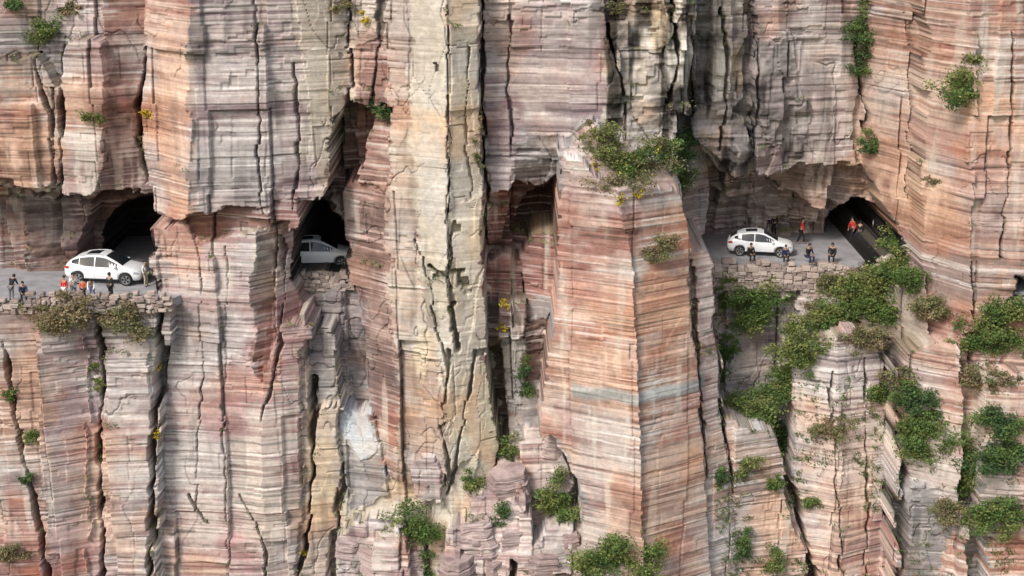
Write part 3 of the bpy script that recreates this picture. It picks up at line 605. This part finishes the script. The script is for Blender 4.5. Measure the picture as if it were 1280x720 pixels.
BUSH = [(52, 40, 58, 38, 'g'), (10, 4, 40, 16, 'd'), (90, 8, 60, 16, 'o'), (485, 128, 36, 46, 'd'), (425, 6, 26, 18, 'o'), (770, 8, 34, 24, 'o'),
 (1072, 20, 36, 60, 'd'), (1076, 70, 36, 46, 'd'), (1202, 102, 52, 62, 'y'), (1168, 228, 56, 14, 'o'), (1090, 168, 26, 60, 'd'), (850, 200, 40, 66, 'd'),
 (822, 305, 56, 38, 'o'), (1118, 302, 60, 40, 'g'), (1104, 334, 80, 50, 'y'), (1060, 366, 84, 46, 'y'), (1100, 376, 80, 50, 'g'), (1140, 340, 50, 40, 'g'), (1042, 350, 56, 24, 'o'), (935, 374, 80, 64, 'g'), (912, 345, 40, 24, 'y'), (960, 350, 46, 20, 'g'), (1035, 395, 60, 40, 'y'),
 (945, 505, 76, 50, 'g'), (1000, 430, 66, 60, 'y'), (985, 478, 66, 50, 'g'), (975, 548, 50, 56, 'd'), (905, 440, 26, 90, 'd'), (1042, 535, 50, 34, 'o'), (1238, 388, 86, 62, 'g'), (1175, 385, 80, 40, 'o'), (1200, 420, 60, 34, 'y'), (1250, 418, 56, 38, 'g'),
 (1160, 545, 84, 60, 'g'), (1205, 580, 84, 64, 'g'), (1245, 545, 66, 90, 'd'), (1240, 640, 66, 60, 'g'), (1150, 505, 70, 42, 'd'), (1225, 470, 60, 28, 'o'), (1105, 490, 44, 34, 'g'), (515, 652, 58, 60, 'g'), (632, 562, 36, 46, 'g'),
 (690, 605, 38, 70, 'g'), (772, 694, 124, 62, 'g'), (738, 706, 50, 34, 'd'), (80, 392, 96, 44, 'b'), (165, 394, 78, 40, 'o'), (122, 392, 60, 34, 'b'), (60, 384, 50, 22, 'b'), (45, 545, 22, 20, 'g'), (14, 688, 40, 36, 'o'), (125, 458, 16, 42, 'y'),
 (35, 600, 14, 30, 'd'), (872, 436, 28, 26, 'o'), (935, 582, 36, 26, 'g'), (970, 690, 30, 50, 'g'), (930, 680, 22, 50, 'd'), (1018, 630, 24, 26, 'g'), (598, 185, 12, 70, 'o'),
 (780, 100, 16, 70, 'o'), (1020, 390, 54, 28, 'o'), (900, 600, 14, 40, 'd'), (595, 600, 24, 44, 'g'), (538, 700, 26, 50, 'd'), (1250, 480, 40, 20, 'o'), (622, 640, 24, 40, 'd'), (10, 490, 14, 24, 'g'), (178, 182, 12, 20, 'o'), (120, 142, 26, 20, 'y'), (655, 470, 26, 50, 'd'), (1075, 425, 56, 40, 'o'), (965, 600, 20, 44, 'g'), (1130, 470, 34, 34, 'o'), (1185, 640, 44, 36, 'o'), (712, 640, 30, 30, 'g')]
for b in BUSH:
    bush(*b, mix={'g': 'y', 'd': 'g', 'o': 'b', 'y': 'g', 'b': 'o'}.get(b[4]))
bush(800, 190, 84, 54, 'g', flowers=50, mix='o'); bush(762, 180, 60, 46, 'o', mix='y'); bush(775, 224, 62, 34, 'o', mix='b', den=.8)
for (u, v, n) in [(455, 20, 14), (198, 454, 9), (196, 545, 9), (376, 690, 9), (745, 207, 12), (796, 245, 16), (628, 410, 9), (632, 382, 8), (775, 250, 12), (185, 140, 4)]:
    bush(u, v, 11, 12, 'f', den=.3)

cand = np.argwhere((up > .25) & (X > -32) & (X < 32) & (Z > -22) & (Z < 17) & (~DK))
regs = (X > 12) & (Z < -2)
cand2 = np.argwhere(regs & (fbm(X / 2.2, Z / 2.8, 131, 3) > .60) & (X < 32) & (Z > -22) & (dYdZ > .1))
sel = np.concatenate([cand[rng.choice(len(cand), min(900, len(cand)), replace=False)], cand2[rng.choice(len(cand2), min(1500, len(cand2)), replace=False)]])
pts = []; cols = []
for j, i in sel:
    if abs(Z[j, i] - RZ) < .3: continue
    k = 12; c = np.array([X[j, i], Yf[j, i] - .05, Z[j, i] + .03]); pts.append(c + rng.normal(size=(k, 3)) * np.array([.13, .05, .08]))
    lo, hi_ = LC[random.choice('ggodb')]; t = rng.random((k, 1)); cols.append(np.array(lo) * (1 - t) + np.array(hi_) * t)
gm = leaves_mesh("grass_tufts", np.concatenate(pts), .06, np.concatenate(cols)); go = bpy.data.objects.new("grass_tufts", gm); coll.objects.link(go)
go["kind"] = "stuff"; go["label"] = "dry grass and low weeds on the rock ledges"; go["category"] = "grass"

# ------------------------------------------------------------ car
STN = np.array([ # x, zlow, zbelt, ztop, w, wr
 (-2.20, .52, .80, .90, .64, .50), (-2.16, .42, .92, 1.00, .77, .56), (-2.06, .33, 1.00, 1.12, .85, .60), (-1.90, .28, 1.04, 1.26, .90, .62), (-1.66, .26, 1.05, 1.41, .92, .63),
 (-1.25, .25, 1.03, 1.535, .93, .645), (-.7, .25, 1.0, 1.61, .93, .65), (-.15, .25, .98, 1.625, .93, .65), (.22, .25, .97, 1.56, .93, .65), (.70, .25, .965, 1.34, .93, .68),
 (1.18, .25, .95, 1.07, .925, .73), (1.35, .25, .94, 1.02, .92, .75), (1.75, .26, .88, .95, .89, .71), (2.0, .29, .79, .86, .83, .64), (2.13, .35, .69, .76, .73, .54), (2.2, .44, .58, .64, .58, .42)])
def sec(x):
    zl, zb, zt, w, wr = [float(np.interp(x, STN[:, 0], STN[:, k])) for k in range(1, 6)]
    return [(0, zl), (w * .8, zl), (w * .965, zl + .1), (w, .58 if zb > .7 else zb - .06), (w * .99, min(.80, zb - .03)), (w * .945, zb), (wr + (w * .945 - wr) * .10, zt - .10 if zt - .10 > zb else zb + .02), (wr * .93, zt - .03), (wr * .7, zt), (0, zt + .015)]
def side_y(x, z):
    s = sec(x)[1:8]; return float(np.interp(z, [p[1] for p in s], [p[0] for p in s]))
def top_z(x, y):
    s = sec(x)[5:]; s = s[::-1]; return float(np.interp(abs(y), [p[0] for p in s], [p[1] for p in s]))
def new_mesh(name, vs, fs, mat, smooth=True):
    me = bpy.data.meshes.new(name); me.from_pydata(vs, [], fs); me.materials.append(mat)
    if smooth: me.polygons.foreach_set("use_smooth", [True] * len(me.polygons))
    me.update(); return me
def grid_faces(na, nb): return [(i * nb + j, i * nb + j + 1, (i + 1) * nb + j + 1, (i + 1) * nb + j) for i in range(na - 1) for j in range(nb - 1)]
def side_patch(name, xl, zlo, zhi, off, mat, sgn, n=10, m=5):
    vs = []
    for x in np.linspace(xl[0], xl[1], n):
        a = zlo(x) if callable(zlo) else zlo; b = zhi(x) if callable(zhi) else zhi
        for z in np.linspace(a, max(b, a + .01), m): vs.append((x, sgn * (side_y(x, z) + off), z))
    return new_mesh(name, vs, grid_faces(n, m), mat)
def top_patch(name, xl, yh, off, mat, n=8, m=9):
    vs = []
    for x in np.linspace(xl[0], xl[1], n):
        h = yh(x)
        for y in np.linspace(-h, h, m): vs.append((x, y, top_z(x, y) + off))
    return new_mesh(name, vs, grid_faces(n, m), mat)
M_white = mat_simple("white_car_paint", (.80, .81, .82), .28, spec=.5); M_glass = mat_simple("tinted_glass", (.018, .022, .026), .08, spec=.7)
M_black = mat_simple("black_plastic", (.02, .02, .022), .6); M_tyre = mat_simple("tyre_rubber", (.02, .02, .02), .85); M_rim = mat_simple("alloy", (.5, .5, .52), .35, metal=.8)
M_red = mat_simple("tail_lamp_red", (.45, .02, .02), .25); M_lamp = mat_simple("headlamp_glass", (.35, .37, .40), .15, spec=.8); M_silver = mat_simple("brushed_silver", (.55, .56, .57), .35, metal=.6)
M_plate = mat_simple("number_plate_blue", (.03, .08, .35), .5)
def eval_mesh(o):
    dg = bpy.context.evaluated_depsgraph_get(); return bpy.data.meshes.new_from_object(o.evaluated_get(dg))
def cyl(name, c, r, d, mat, n=24):
    bm = bmesh.new(); bmesh.ops.create_cone(bm, cap_ends=True, segments=n, radius1=r, radius2=r, depth=d, matrix=Matrix.Translation(c) @ Matrix.Rotation(math.pi / 2, 4, 'X'))
    me = bpy.data.meshes.new(name); bm.to_mesh(me); bm.free(); me.materials.append(mat); return me
def lathe(name, prof, mat, n=28):
    vs = []; m = len(prof)
    for k in range(n):
        a = 2 * math.pi * k / n
        for r, y in prof: vs.append((r * math.cos(a), y, r * math.sin(a)))
    fs = [(k * m + j, k * m + j + 1, ((k + 1) % n) * m + j + 1, ((k + 1) % n) * m + j) for k in range(n) for j in range(m - 1)]
    return new_mesh(name, vs, fs, mat)
WX = (-1.34, 1.34)
def build_car():
    parts = []
    xsn = np.concatenate([np.linspace(-2.2, -1.6, 12), np.linspace(-1.45, 1.0, 16), np.linspace(1.1, 2.2, 16)]); vs = []; m = 0
    for x in xsn:
        s = sec(x); ring = [(x, a, b) for a, b in s] + [(x, -a, b) for a, b in s[-2:0:-1]]; m = len(ring); vs += ring
    fs = [(i * m + j, (i + 1) * m + j, (i + 1) * m + (j + 1) % m, i * m + (j + 1) % m) for i in range(len(xsn) - 1) for j in range(m)]
    fs += [tuple(range(m)), tuple(range((len(xsn) - 1) * m + m - 1, (len(xsn) - 1) * m - 1, -1))]
    me = new_mesh("body", vs, fs, M_white); bo = bpy.data.objects.new("tmp_body", me); coll.objects.link(bo)
    cut = []
    for wx in WX:
        for sg in (-1, 1):
            c = bpy.data.objects.new("tmp_cut", cyl("c", (wx, sg * .85, .36), .41, .5, M_black, 32)); coll.objects.link(c); cut.append(c)
            md = bo.modifiers.new("b", 'BOOLEAN'); md.object = c; md.operation = 'DIFFERENCE'; md.solver = 'EXACT'
    bpy.context.view_layer.update()
    bme = eval_mesh(bo); bme.name = "body"
    for o in cut + [bo]: bpy.data.objects.remove(o, do_unlink=True)
    parts.append(("body", bme, (0, 0, 0), None, "body"))
    belt = lambda x: float(np.interp(x, STN[:, 0], STN[:, 2])) + .03 + .10 * max(0, -x - .9)
    rail = lambda x: float(np.interp(x, STN[:, 0], STN[:, 3])) - .105
    for sg in (-1, 1):
        for a, b in ((-1.72, -1.30), (-1.25, -.42), (-.36, .96)):
            parts.append(("window", side_patch("window", (a, b), belt, rail, .006, M_glass, sg, 12, 5), (0, 0, 0), None, None))
        for di in (0, 1):
            k = "door%d%d" % (di, sg)
            aa = -1.0 if di == 0 else -.375; bb_ = -.39 if di == 0 else .88
            parts.append(("door", side_patch("door", (aa, bb_), .36, lambda x: belt(x) - .02, .008, M_white, sg, 10, 7), (0, 0, 0), None, k))
            parts.append(("handle", side_patch("handle", (aa + .06, aa + .24), .86, .89, .03, M_silver, sg, 3, 2), (0, 0, 0), k, None))
        parts.append(("side_sill", side_patch("side_sill", (-.93, .93), lambda x: sec(x)[1][1] + .01, .37, .012, M_black, sg, 6, 4), (0, 0, 0), None, None))
        parts.append(("headlight", side_patch("headlight", (1.80, 2.14), lambda x: .66, lambda x: max(.69, float(np.interp(x, STN[:, 0], STN[:, 2])) - .02), .008, M_lamp, sg, 8, 4), (0, 0, 0), None, None))
        parts.append(("tail_light", side_patch("tail_light", (-2.17, -1.84), .86, lambda x: min(1.0, float(np.interp(x, STN[:, 0], STN[:, 2])) - .01), .008, M_red, sg, 8, 4), (0, 0, 0), None, None))
        v = []
        for x in np.linspace(-1.3, .05, 10):
            z = top_z(x, .56) + .025; v += [(x, sg * .55, z - .02), (x, sg * .55, z + .010), (x, sg * .575, z + .010), (x, sg * .575, z - .02)]
        f = [(i * 4 + j, i * 4 + (j + 1) % 4, (i + 1) * 4 + (j + 1) % 4, (i + 1) * 4 + j) for i in range(9) for j in range(4)] + [(0, 1, 2, 3), (39, 38, 37, 36)]
        parts.append(("roof_rail", new_mesh("roof_rail", v, f, M_silver, False), (0, 0, 0), None, None))
        bm = bmesh.new(); bmesh.ops.create_icosphere(bm, subdivisions=2, radius=1); bmesh.ops.scale(bm, vec=(.09, .12, .075), verts=bm.verts); bmesh.ops.translate(bm, vec=(.82, sg * 1.0, 1.05), verts=bm.verts)
        mm = bpy.data.meshes.new("mirror"); bm.to_mesh(mm); bm.free(); mm.materials.append(M_white); parts.append(("mirror", mm, (0, 0, 0), None, None))
        for wx in WX:
            k = "w%d%d" % (int(wx * 10), sg)
            parts.append(("wheel", cyl("wheel", (0, -sg * .06, 0), .20, .10, M_black, 16), (wx, sg * .82, .345), None, k))
            parts.append(("tyre", lathe("tyre", [(.235, -.09), (.30, -.105), (.335, -.09), (.345, -.04), (.345, .04), (.335, .09), (.30, .105), (.235, .09)], M_tyre), (0, 0, 0), k, None))
            v = []; f = []
            for q in range(5):
                a = 2 * math.pi * q / 5
                for da in (-.13, .13):
                    b0 = len(v)
                    for r_, hw in ((.04, .03), (.235, .022)):
                        for s2 in (-1, 1):
                            for yy in (.055, .085):
                                ca, sa = math.cos(a + da * (r_ / .23)), math.sin(a + da * (r_ / .23)); v.append((r_ * ca - s2 * hw * sa, sg * yy, r_ * sa + s2 * hw * ca))
                    f += [tuple(b0 + t for t in qd) for qd in ((0, 1, 3, 2), (4, 6, 7, 5), (1, 5, 7, 3), (0, 2, 6, 4), (0, 4, 5, 1), (2, 3, 7, 6))]
            b0 = len(v); n = 24
            for q in range(n):
                a = 2 * math.pi * q / n
                for r_, yy in ((.245, .095), (.222, .09), (.215, .0)): v.append((r_ * math.cos(a), sg * yy, r_ * math.sin(a)))
            for q in range(n):
                for j in range(2): f.append((b0 + q * 3 + j, b0 + q * 3 + j + 1, b0 + ((q + 1) % n) * 3 + j + 1, b0 + ((q + 1) % n) * 3 + j))
            parts.append(("rim", new_mesh("rim", v, f, M_rim, False), (0, 0, 0), k, None))
    parts.append(("windscreen", top_patch("windscreen", (.20, 1.14), lambda x: float(np.interp(x, [.20, 1.14], [.53, .66])), .012, M_glass), (0, 0, 0), None, None))
    parts.append(("rear_window", top_patch("rear_window", (-2.02, -1.58), lambda x: .53, .012, M_glass), (0, 0, 0), None, None))
    parts.append(("sunroof", top_patch("sunroof", (-1.0, -.25), lambda x: .38, .010, M_glass), (0, 0, 0), None, None))
    def boxm(name, c, s, mat):
        vs = bmesh_box_verts(c, s, 0, random); me = new_mesh(name, vs, BF, mat, False); return me
    parts.append(("grille", boxm("grille", (2.16, 0, .58), (.10, .85, .14), M_black), (0, 0, 0), None, None))
    parts.append(("front_bumper", boxm("front_bumper", (2.06, 0, .38), (.26, 1.24, .12), M_black), (0, 0, 0), None, None))
    parts.append(("rear_bumper", boxm("rear_bumper", (-2.08, 0, .42), (.22, 1.36, .14), M_black), (0, 0, 0), None, None))
    parts.append(("number_plate", boxm("number_plate", (-2.215, 0, .70), (.02, .44, .13), M_plate), (0, 0, 0), None, None))
    return parts
CAR = build_car()
def car(loc, yaw, label, sc=1.0):
    e = bpy.data.objects.new("parked_car", None); coll.objects.link(e); e.location = loc; e.rotation_euler = (0, 0, yaw); e.scale = (sc,) * 3
    e["label"] = label; e["category"] = "car"; e["group"] = "white cars on the cliff road"
    reg = {}
    for name, me, l, pk, key in CAR:
        o = bpy.data.objects.new(name, me); coll.objects.link(o); o.location = l; o.parent = reg[pk] if pk else e
        if key: reg[key] = o
    return e
def on_road(u, v):
    dx = u - 640.; dv = 360. - v; dy = FP * CT + dv * ST; dz = -FP * ST + dv * CT; t = (RZ - CZ) / dz
    return t * dx, CY + t * dy
x, y = on_road(136, 351); car((x, y, RZ + .004), math.radians(-8), "white compact suv on the ledge road outside the tunnel", 1.07)
x, y = on_road(950, 317); car((x, y, RZ + .004), math.radians(-10), "white suv driving on the curved cliff road", .93)
x, y = on_road(398, 331); car((x, y, RZ + .004), math.radians(4), "silver white suv half hidden in the tunnel window", 1.06)
car((P(1326, 360, 3.9)[0], 3.9, RZ + .004), 0, "white car emerging beside the rock wall", 1.0)

# ------------------------------------------------------------ people
def skin_mesh(name, verts, edges, radii, root=0, sub=1):
    me = bpy.data.meshes.new(name); me.from_pydata(verts, edges, []); o = bpy.data.objects.new("tmp_skin", me); coll.objects.link(o)
    md = o.modifiers.new("skin", 'SKIN'); md.use_smooth_shade = True
    for i, r in enumerate(radii):
        sv = me.skin_vertices[0].data[i]; sv.radius = (r, r) if not hasattr(r, '__len__') else r; sv.use_root = (i == root)
    if sub: s = o.modifiers.new("s", 'SUBSURF'); s.levels = sub; s.render_levels = sub
    bpy.context.view_layer.update(); m = eval_mesh(o); m.name = name; bpy.data.objects.remove(o, do_unlink=True); return m
def figure(pose):
    lean = {'stand': 0, 'walk': .04, 'photo': .02, 'bend': .34, 'sit': .1}[pose]; dz = -.42 if pose == 'sit' else 0
    J = {'pel': (0, 0, .95 + dz), 'spi': (0, -lean * .45, 1.14 + dz), 'che': (0, -lean, 1.33 + dz - lean * .25), 'nec': (0, -lean * 1.3, 1.47 + dz - lean * .35), 'hdl': (0, -.02 - lean * 1.5, 1.545 + dz - lean * .42), 'hd': (0, -.01 - lean * 1.6, 1.63 + dz - lean * .5)}
    R = {'pel': (.15, .11), 'spi': (.135, .10), 'che': (.16, .11), 'nec': .055, 'hdl': (.07, .08), 'hd': (.082, .10)}
    E = [('pel', 'spi'), ('spi', 'che'), ('che', 'nec'), ('nec', 'hdl'), ('hdl', 'hd')]
    hx, hy, hz = J['hd']; J['nose'] = (0, hy - .115, hz - .03); R['nose'] = .014; E.append(('hd', 'nose'))
    for s, n in ((-1, 'l'), (1, 'r')):
        cx, cy, cz = J['che']; J['sh' + n] = (s * .175, cy, cz + .07); R['sh' + n] = .058
        if pose == 'photo': el = (s * .24, cy - .16, cz - .12); wr = (s * .09, cy - .33, cz + .16)
        elif pose == 'bend': el = (s * .21, cy - .10, cz - .20); wr = (s * .14, cy - .32, cz - .34)
        elif pose == 'walk': el = (s * .225, cy + s * .10, cz - .20); wr = (s * .22, cy + s * .05 - .10, cz - .42)
        elif pose == 'sit': el = (s * .23, cy - .08, cz - .2); wr = (s * .12, cy - .30, cz - .28)
        else: el = (s * .235, cy + .03, cz - .20); wr = (s * .225, cy - .06, cz - .44)
        J['el' + n] = el; J['wr' + n] = wr; R['el' + n] = .043; R['wr' + n] = .028; E += [('che', 'sh' + n), ('sh' + n, 'el' + n), ('el' + n, 'wr' + n)]
        d = (Vector(wr) - Vector(el)).normalized(); pa = Vector(wr) + d * .07; J['pa' + n] = tuple(pa); R['pa' + n] = (.038, .018); E.append(('wr' + n, 'pa' + n))
        lat = d.cross(Vector((1, 0, 0))); lat = lat.normalized() if lat.length > .2 else Vector((0, 1, 0)); inn = Vector((-s, 0, 0))
        for q, (of, ln) in enumerate(((-.030, .065), (-.010, .078), (.010, .074), (.029, .058))):
            a = pa + lat * of + d * .03; b = a + (d * .85 + inn * .3).normalized() * ln; k = 'f%d%s' % (q, n)
            J[k] = tuple(a); J[k + 'e'] = tuple(b); R[k] = .009; R[k + 'e'] = .007; E += [('pa' + n, k), (k, k + 'e')]
        a = Vector(wr) + d * .035 - lat * .035; b = a + (d - lat * .7).normalized() * .05; J['t' + n] = tuple(a); J['te' + n] = tuple(b); R['t' + n] = .011; R['te' + n] = .008; E += [('wr' + n, 't' + n), ('t' + n, 'te' + n)]
        J['hi' + n] = (s * .095, 0, .88 + dz); R['hi' + n] = .088
        if pose == 'walk': kn = (s * .09, -.05 - s * .12, .49); an = (s * .09, s * -.20 + .06, .09)
        elif pose == 'sit': kn = (s * .14, -.42, .50); an = (s * .13, -.40, .09)
        else: kn = (s * .10, -.02, .49); an = (s * .105, .02, .09)
        J['kn' + n] = kn; J['an' + n] = an; J['to' + n] = (an[0] + s * .02, an[1] - .16, .045); R['kn' + n] = .058; R['an' + n] = .04; R['to' + n] = .036
        E += [('pel', 'hi' + n), ('hi' + n, 'kn' + n), ('kn' + n, 'an' + n), ('an' + n, 'to' + n)]
    def sub(keys, grow, nm, root, s=1):
        ks = list(keys); ix = {k: i for i, k in enumerate(ks)}
        rr = [tuple((c + grow) for c in (R[k] if hasattr(R[k], '__len__') else (R[k], R[k]))) for k in ks]
        return skin_mesh(nm, [J[k] for k in ks], [(ix[a], ix[b]) for a, b in E if a in ix and b in ix], rr, ix[root], s)
    body = sub(J.keys(), 0, "person_body", 'pel')
    jk = sub(['pel', 'spi', 'che', 'shl', 'shr', 'ell', 'elr', 'wrl', 'wrr'], .014, "jacket", 'spi')
    tr = sub(['pel', 'hil', 'hir', 'knl', 'knr', 'anl', 'anr'], .014, "trousers", 'pel')
    shoes = []
    for n in 'lr':
        a = Vector(J['an' + n]); t = Vector(J['to' + n])
        shoes.append(skin_mesh("shoe", [tuple(a + Vector((0, .05, -.04))), tuple(a.lerp(t, .5) + Vector((0, 0, -.02))), tuple(t + Vector((0, -.03, 0)))], [(0, 1), (1, 2)], [(.042, .042), (.045, .04), (.042, .032)], 1, 1))
    bm = bmesh.new(); bmesh.ops.create_uvsphere(bm, u_segments=16, v_segments=10, radius=1)
    for v in list(bm.verts):
        if v.co.z < -.15 and v.co.y < .1 or v.co.z < -.65: bm.verts.remove(v)
    bmesh.ops.scale(bm, vec=(.098, .118, .12), verts=bm.verts); bmesh.ops.translate(bm, vec=(hx, hy + .018, hz + .02), verts=bm.verts)
    hm = bpy.data.meshes.new("hair"); bm.to_mesh(hm); bm.free()
    return body, jk, tr, shoes, hm
FIG = {}
SK = mat_simple("skin", (.42, .26, .18), .6); HR = mat_simple("black_hair", (.012, .010, .009), .6)
MC = {}
def cmat(nm, c):
    if nm not in MC: MC[nm] = mat_simple(nm + "_cloth", c, .85, noise=.12, nscale=20)
    return MC[nm]
CL = {'black': (.015, .015, .018), 'white': (.78, .78, .78), 'red': (.55, .03, .025), 'navy': (.02, .03, .08), 'grey': (.16, .16, .17), 'orange': (.65, .12, .04), 'blue': (.10, .18, .35), 'beige': (.45, .38, .28), 'pink': (.6, .25, .25)}
def obj_mat(o, m):
    if not o.data.materials: o.data.materials.append(None)
    o.material_slots[0].link = 'OBJECT'; o.material_slots[0].material = m
VERB = {'stand': 'standing', 'walk': 'walking', 'photo': 'raising a camera', 'bend': 'leaning', 'sit': 'sitting'}
def person(u, v, yaw, pose, top, bot, where, h=1.0):
    if pose not in FIG: FIG[pose] = figure(pose)
    body, jk, tr, sh, hm = FIG[pose]; x, y = on_road(u, v)
    b = bpy.data.objects.new("person", body); coll.objects.link(b); b.location = (x, y, RZ + .006); b.rotation_euler = (0, 0, yaw); b.scale = (h,) * 3; obj_mat(b, SK)
    b["label"] = "%s in %s top and %s trousers %s" % (VERB[pose], top, bot, where); b["category"] = "person"; b["group"] = "visitors on the cliff road"
    for nm, me, mt in [("jacket", jk, cmat(top, CL[top])), ("trousers", tr, cmat(bot, CL[bot])), ("hair", hm, HR)] + [("shoe", s, cmat('black' if bot != 'black' else 'grey', CL['black'] if bot != 'black' else CL['grey'])) for s in sh]:
        o = bpy.data.objects.new(nm, me); coll.objects.link(o); o.parent = b; obj_mat(o, mt)
R_ = math.radians
person(15, 376, R_(170), 'bend', 'black', 'grey', "at the road edge", .90)
person(30, 376, R_(20), 'sit', 'navy', 'black', "at the road edge", .92)
person(82, 376, R_(-20), 'stand', 'red', 'white', "by the parapet", .84)
person(93, 375, R_(30), 'photo', 'white', 'grey', "by the parapet", .92)
person(105, 376, R_(200), 'stand', 'orange', 'black', "by the parapet", .76)
person(116, 376, R_(10), 'bend', 'white', 'blue', "by the parapet", .88)
person(139, 375, R_(150), 'stand', 'black', 'black', "beside the white car", .92)
person(183, 358, R_(60), 'stand', 'white', 'beige', "before the white car", .9)
person(937, 327, R_(15), 'sit', 'black', 'black', "beside the white car", .95)
person(967, 296, R_(-40), 'stand', 'black', 'black', "behind the white car", .95)
person(960, 294, R_(40), 'walk', 'navy', 'grey', "behind the white car", .9)
person(981, 328, R_(0), 'sit', 'navy', 'black', "near the bonnet", .9)
person(1001, 305, R_(70), 'walk', 'red', 'black', "along the road")
person(1009, 329, R_(30), 'sit', 'black', 'navy', "near the road edge")
person(1040, 328, R_(-20), 'sit', 'black', 'black', "near the road edge")
person(1065, 302, R_(-60), 'walk', 'red', 'black', "at the tunnel mouth", .95)
person(1074, 304, R_(160), 'stand', 'black', 'navy', "at the tunnel mouth", .85)
person(1095, 296, R_(-30), 'walk', 'white', 'beige', "inside the tunnel mouth", .9)

# ------------------------------------------------------------ light
w = bpy.data.worlds.new("World"); scene.world = w; w.use_nodes = True; nt = w.node_tree
sky = nt.nodes.new("ShaderNodeTexSky"); sky.sky_type = 'NISHITA'; sky.sun_disc = False
el, az = math.radians(42), math.radians(214)
sky.sun_elevation = el; sky.sun_rotation = az; sky.air_density = 1.2; sky.dust_density = 3.0
bg = nt.nodes["Background"]; nt.links.new(sky.outputs[0], bg.inputs[0]); bg.inputs[1].default_value = .15
sd = bpy.data.lights.new("sun", 'SUN'); sd.energy = 2.7; sd.angle = math.radians(14); sd.color = (1, .965, .92)
so = bpy.data.objects.new("sun", sd); coll.objects.link(so)
dv = Vector((math.sin(az) * math.cos(el), math.cos(az) * math.cos(el), math.sin(el)))
so.rotation_euler = dv.to_track_quat('Z', 'Y').to_euler()
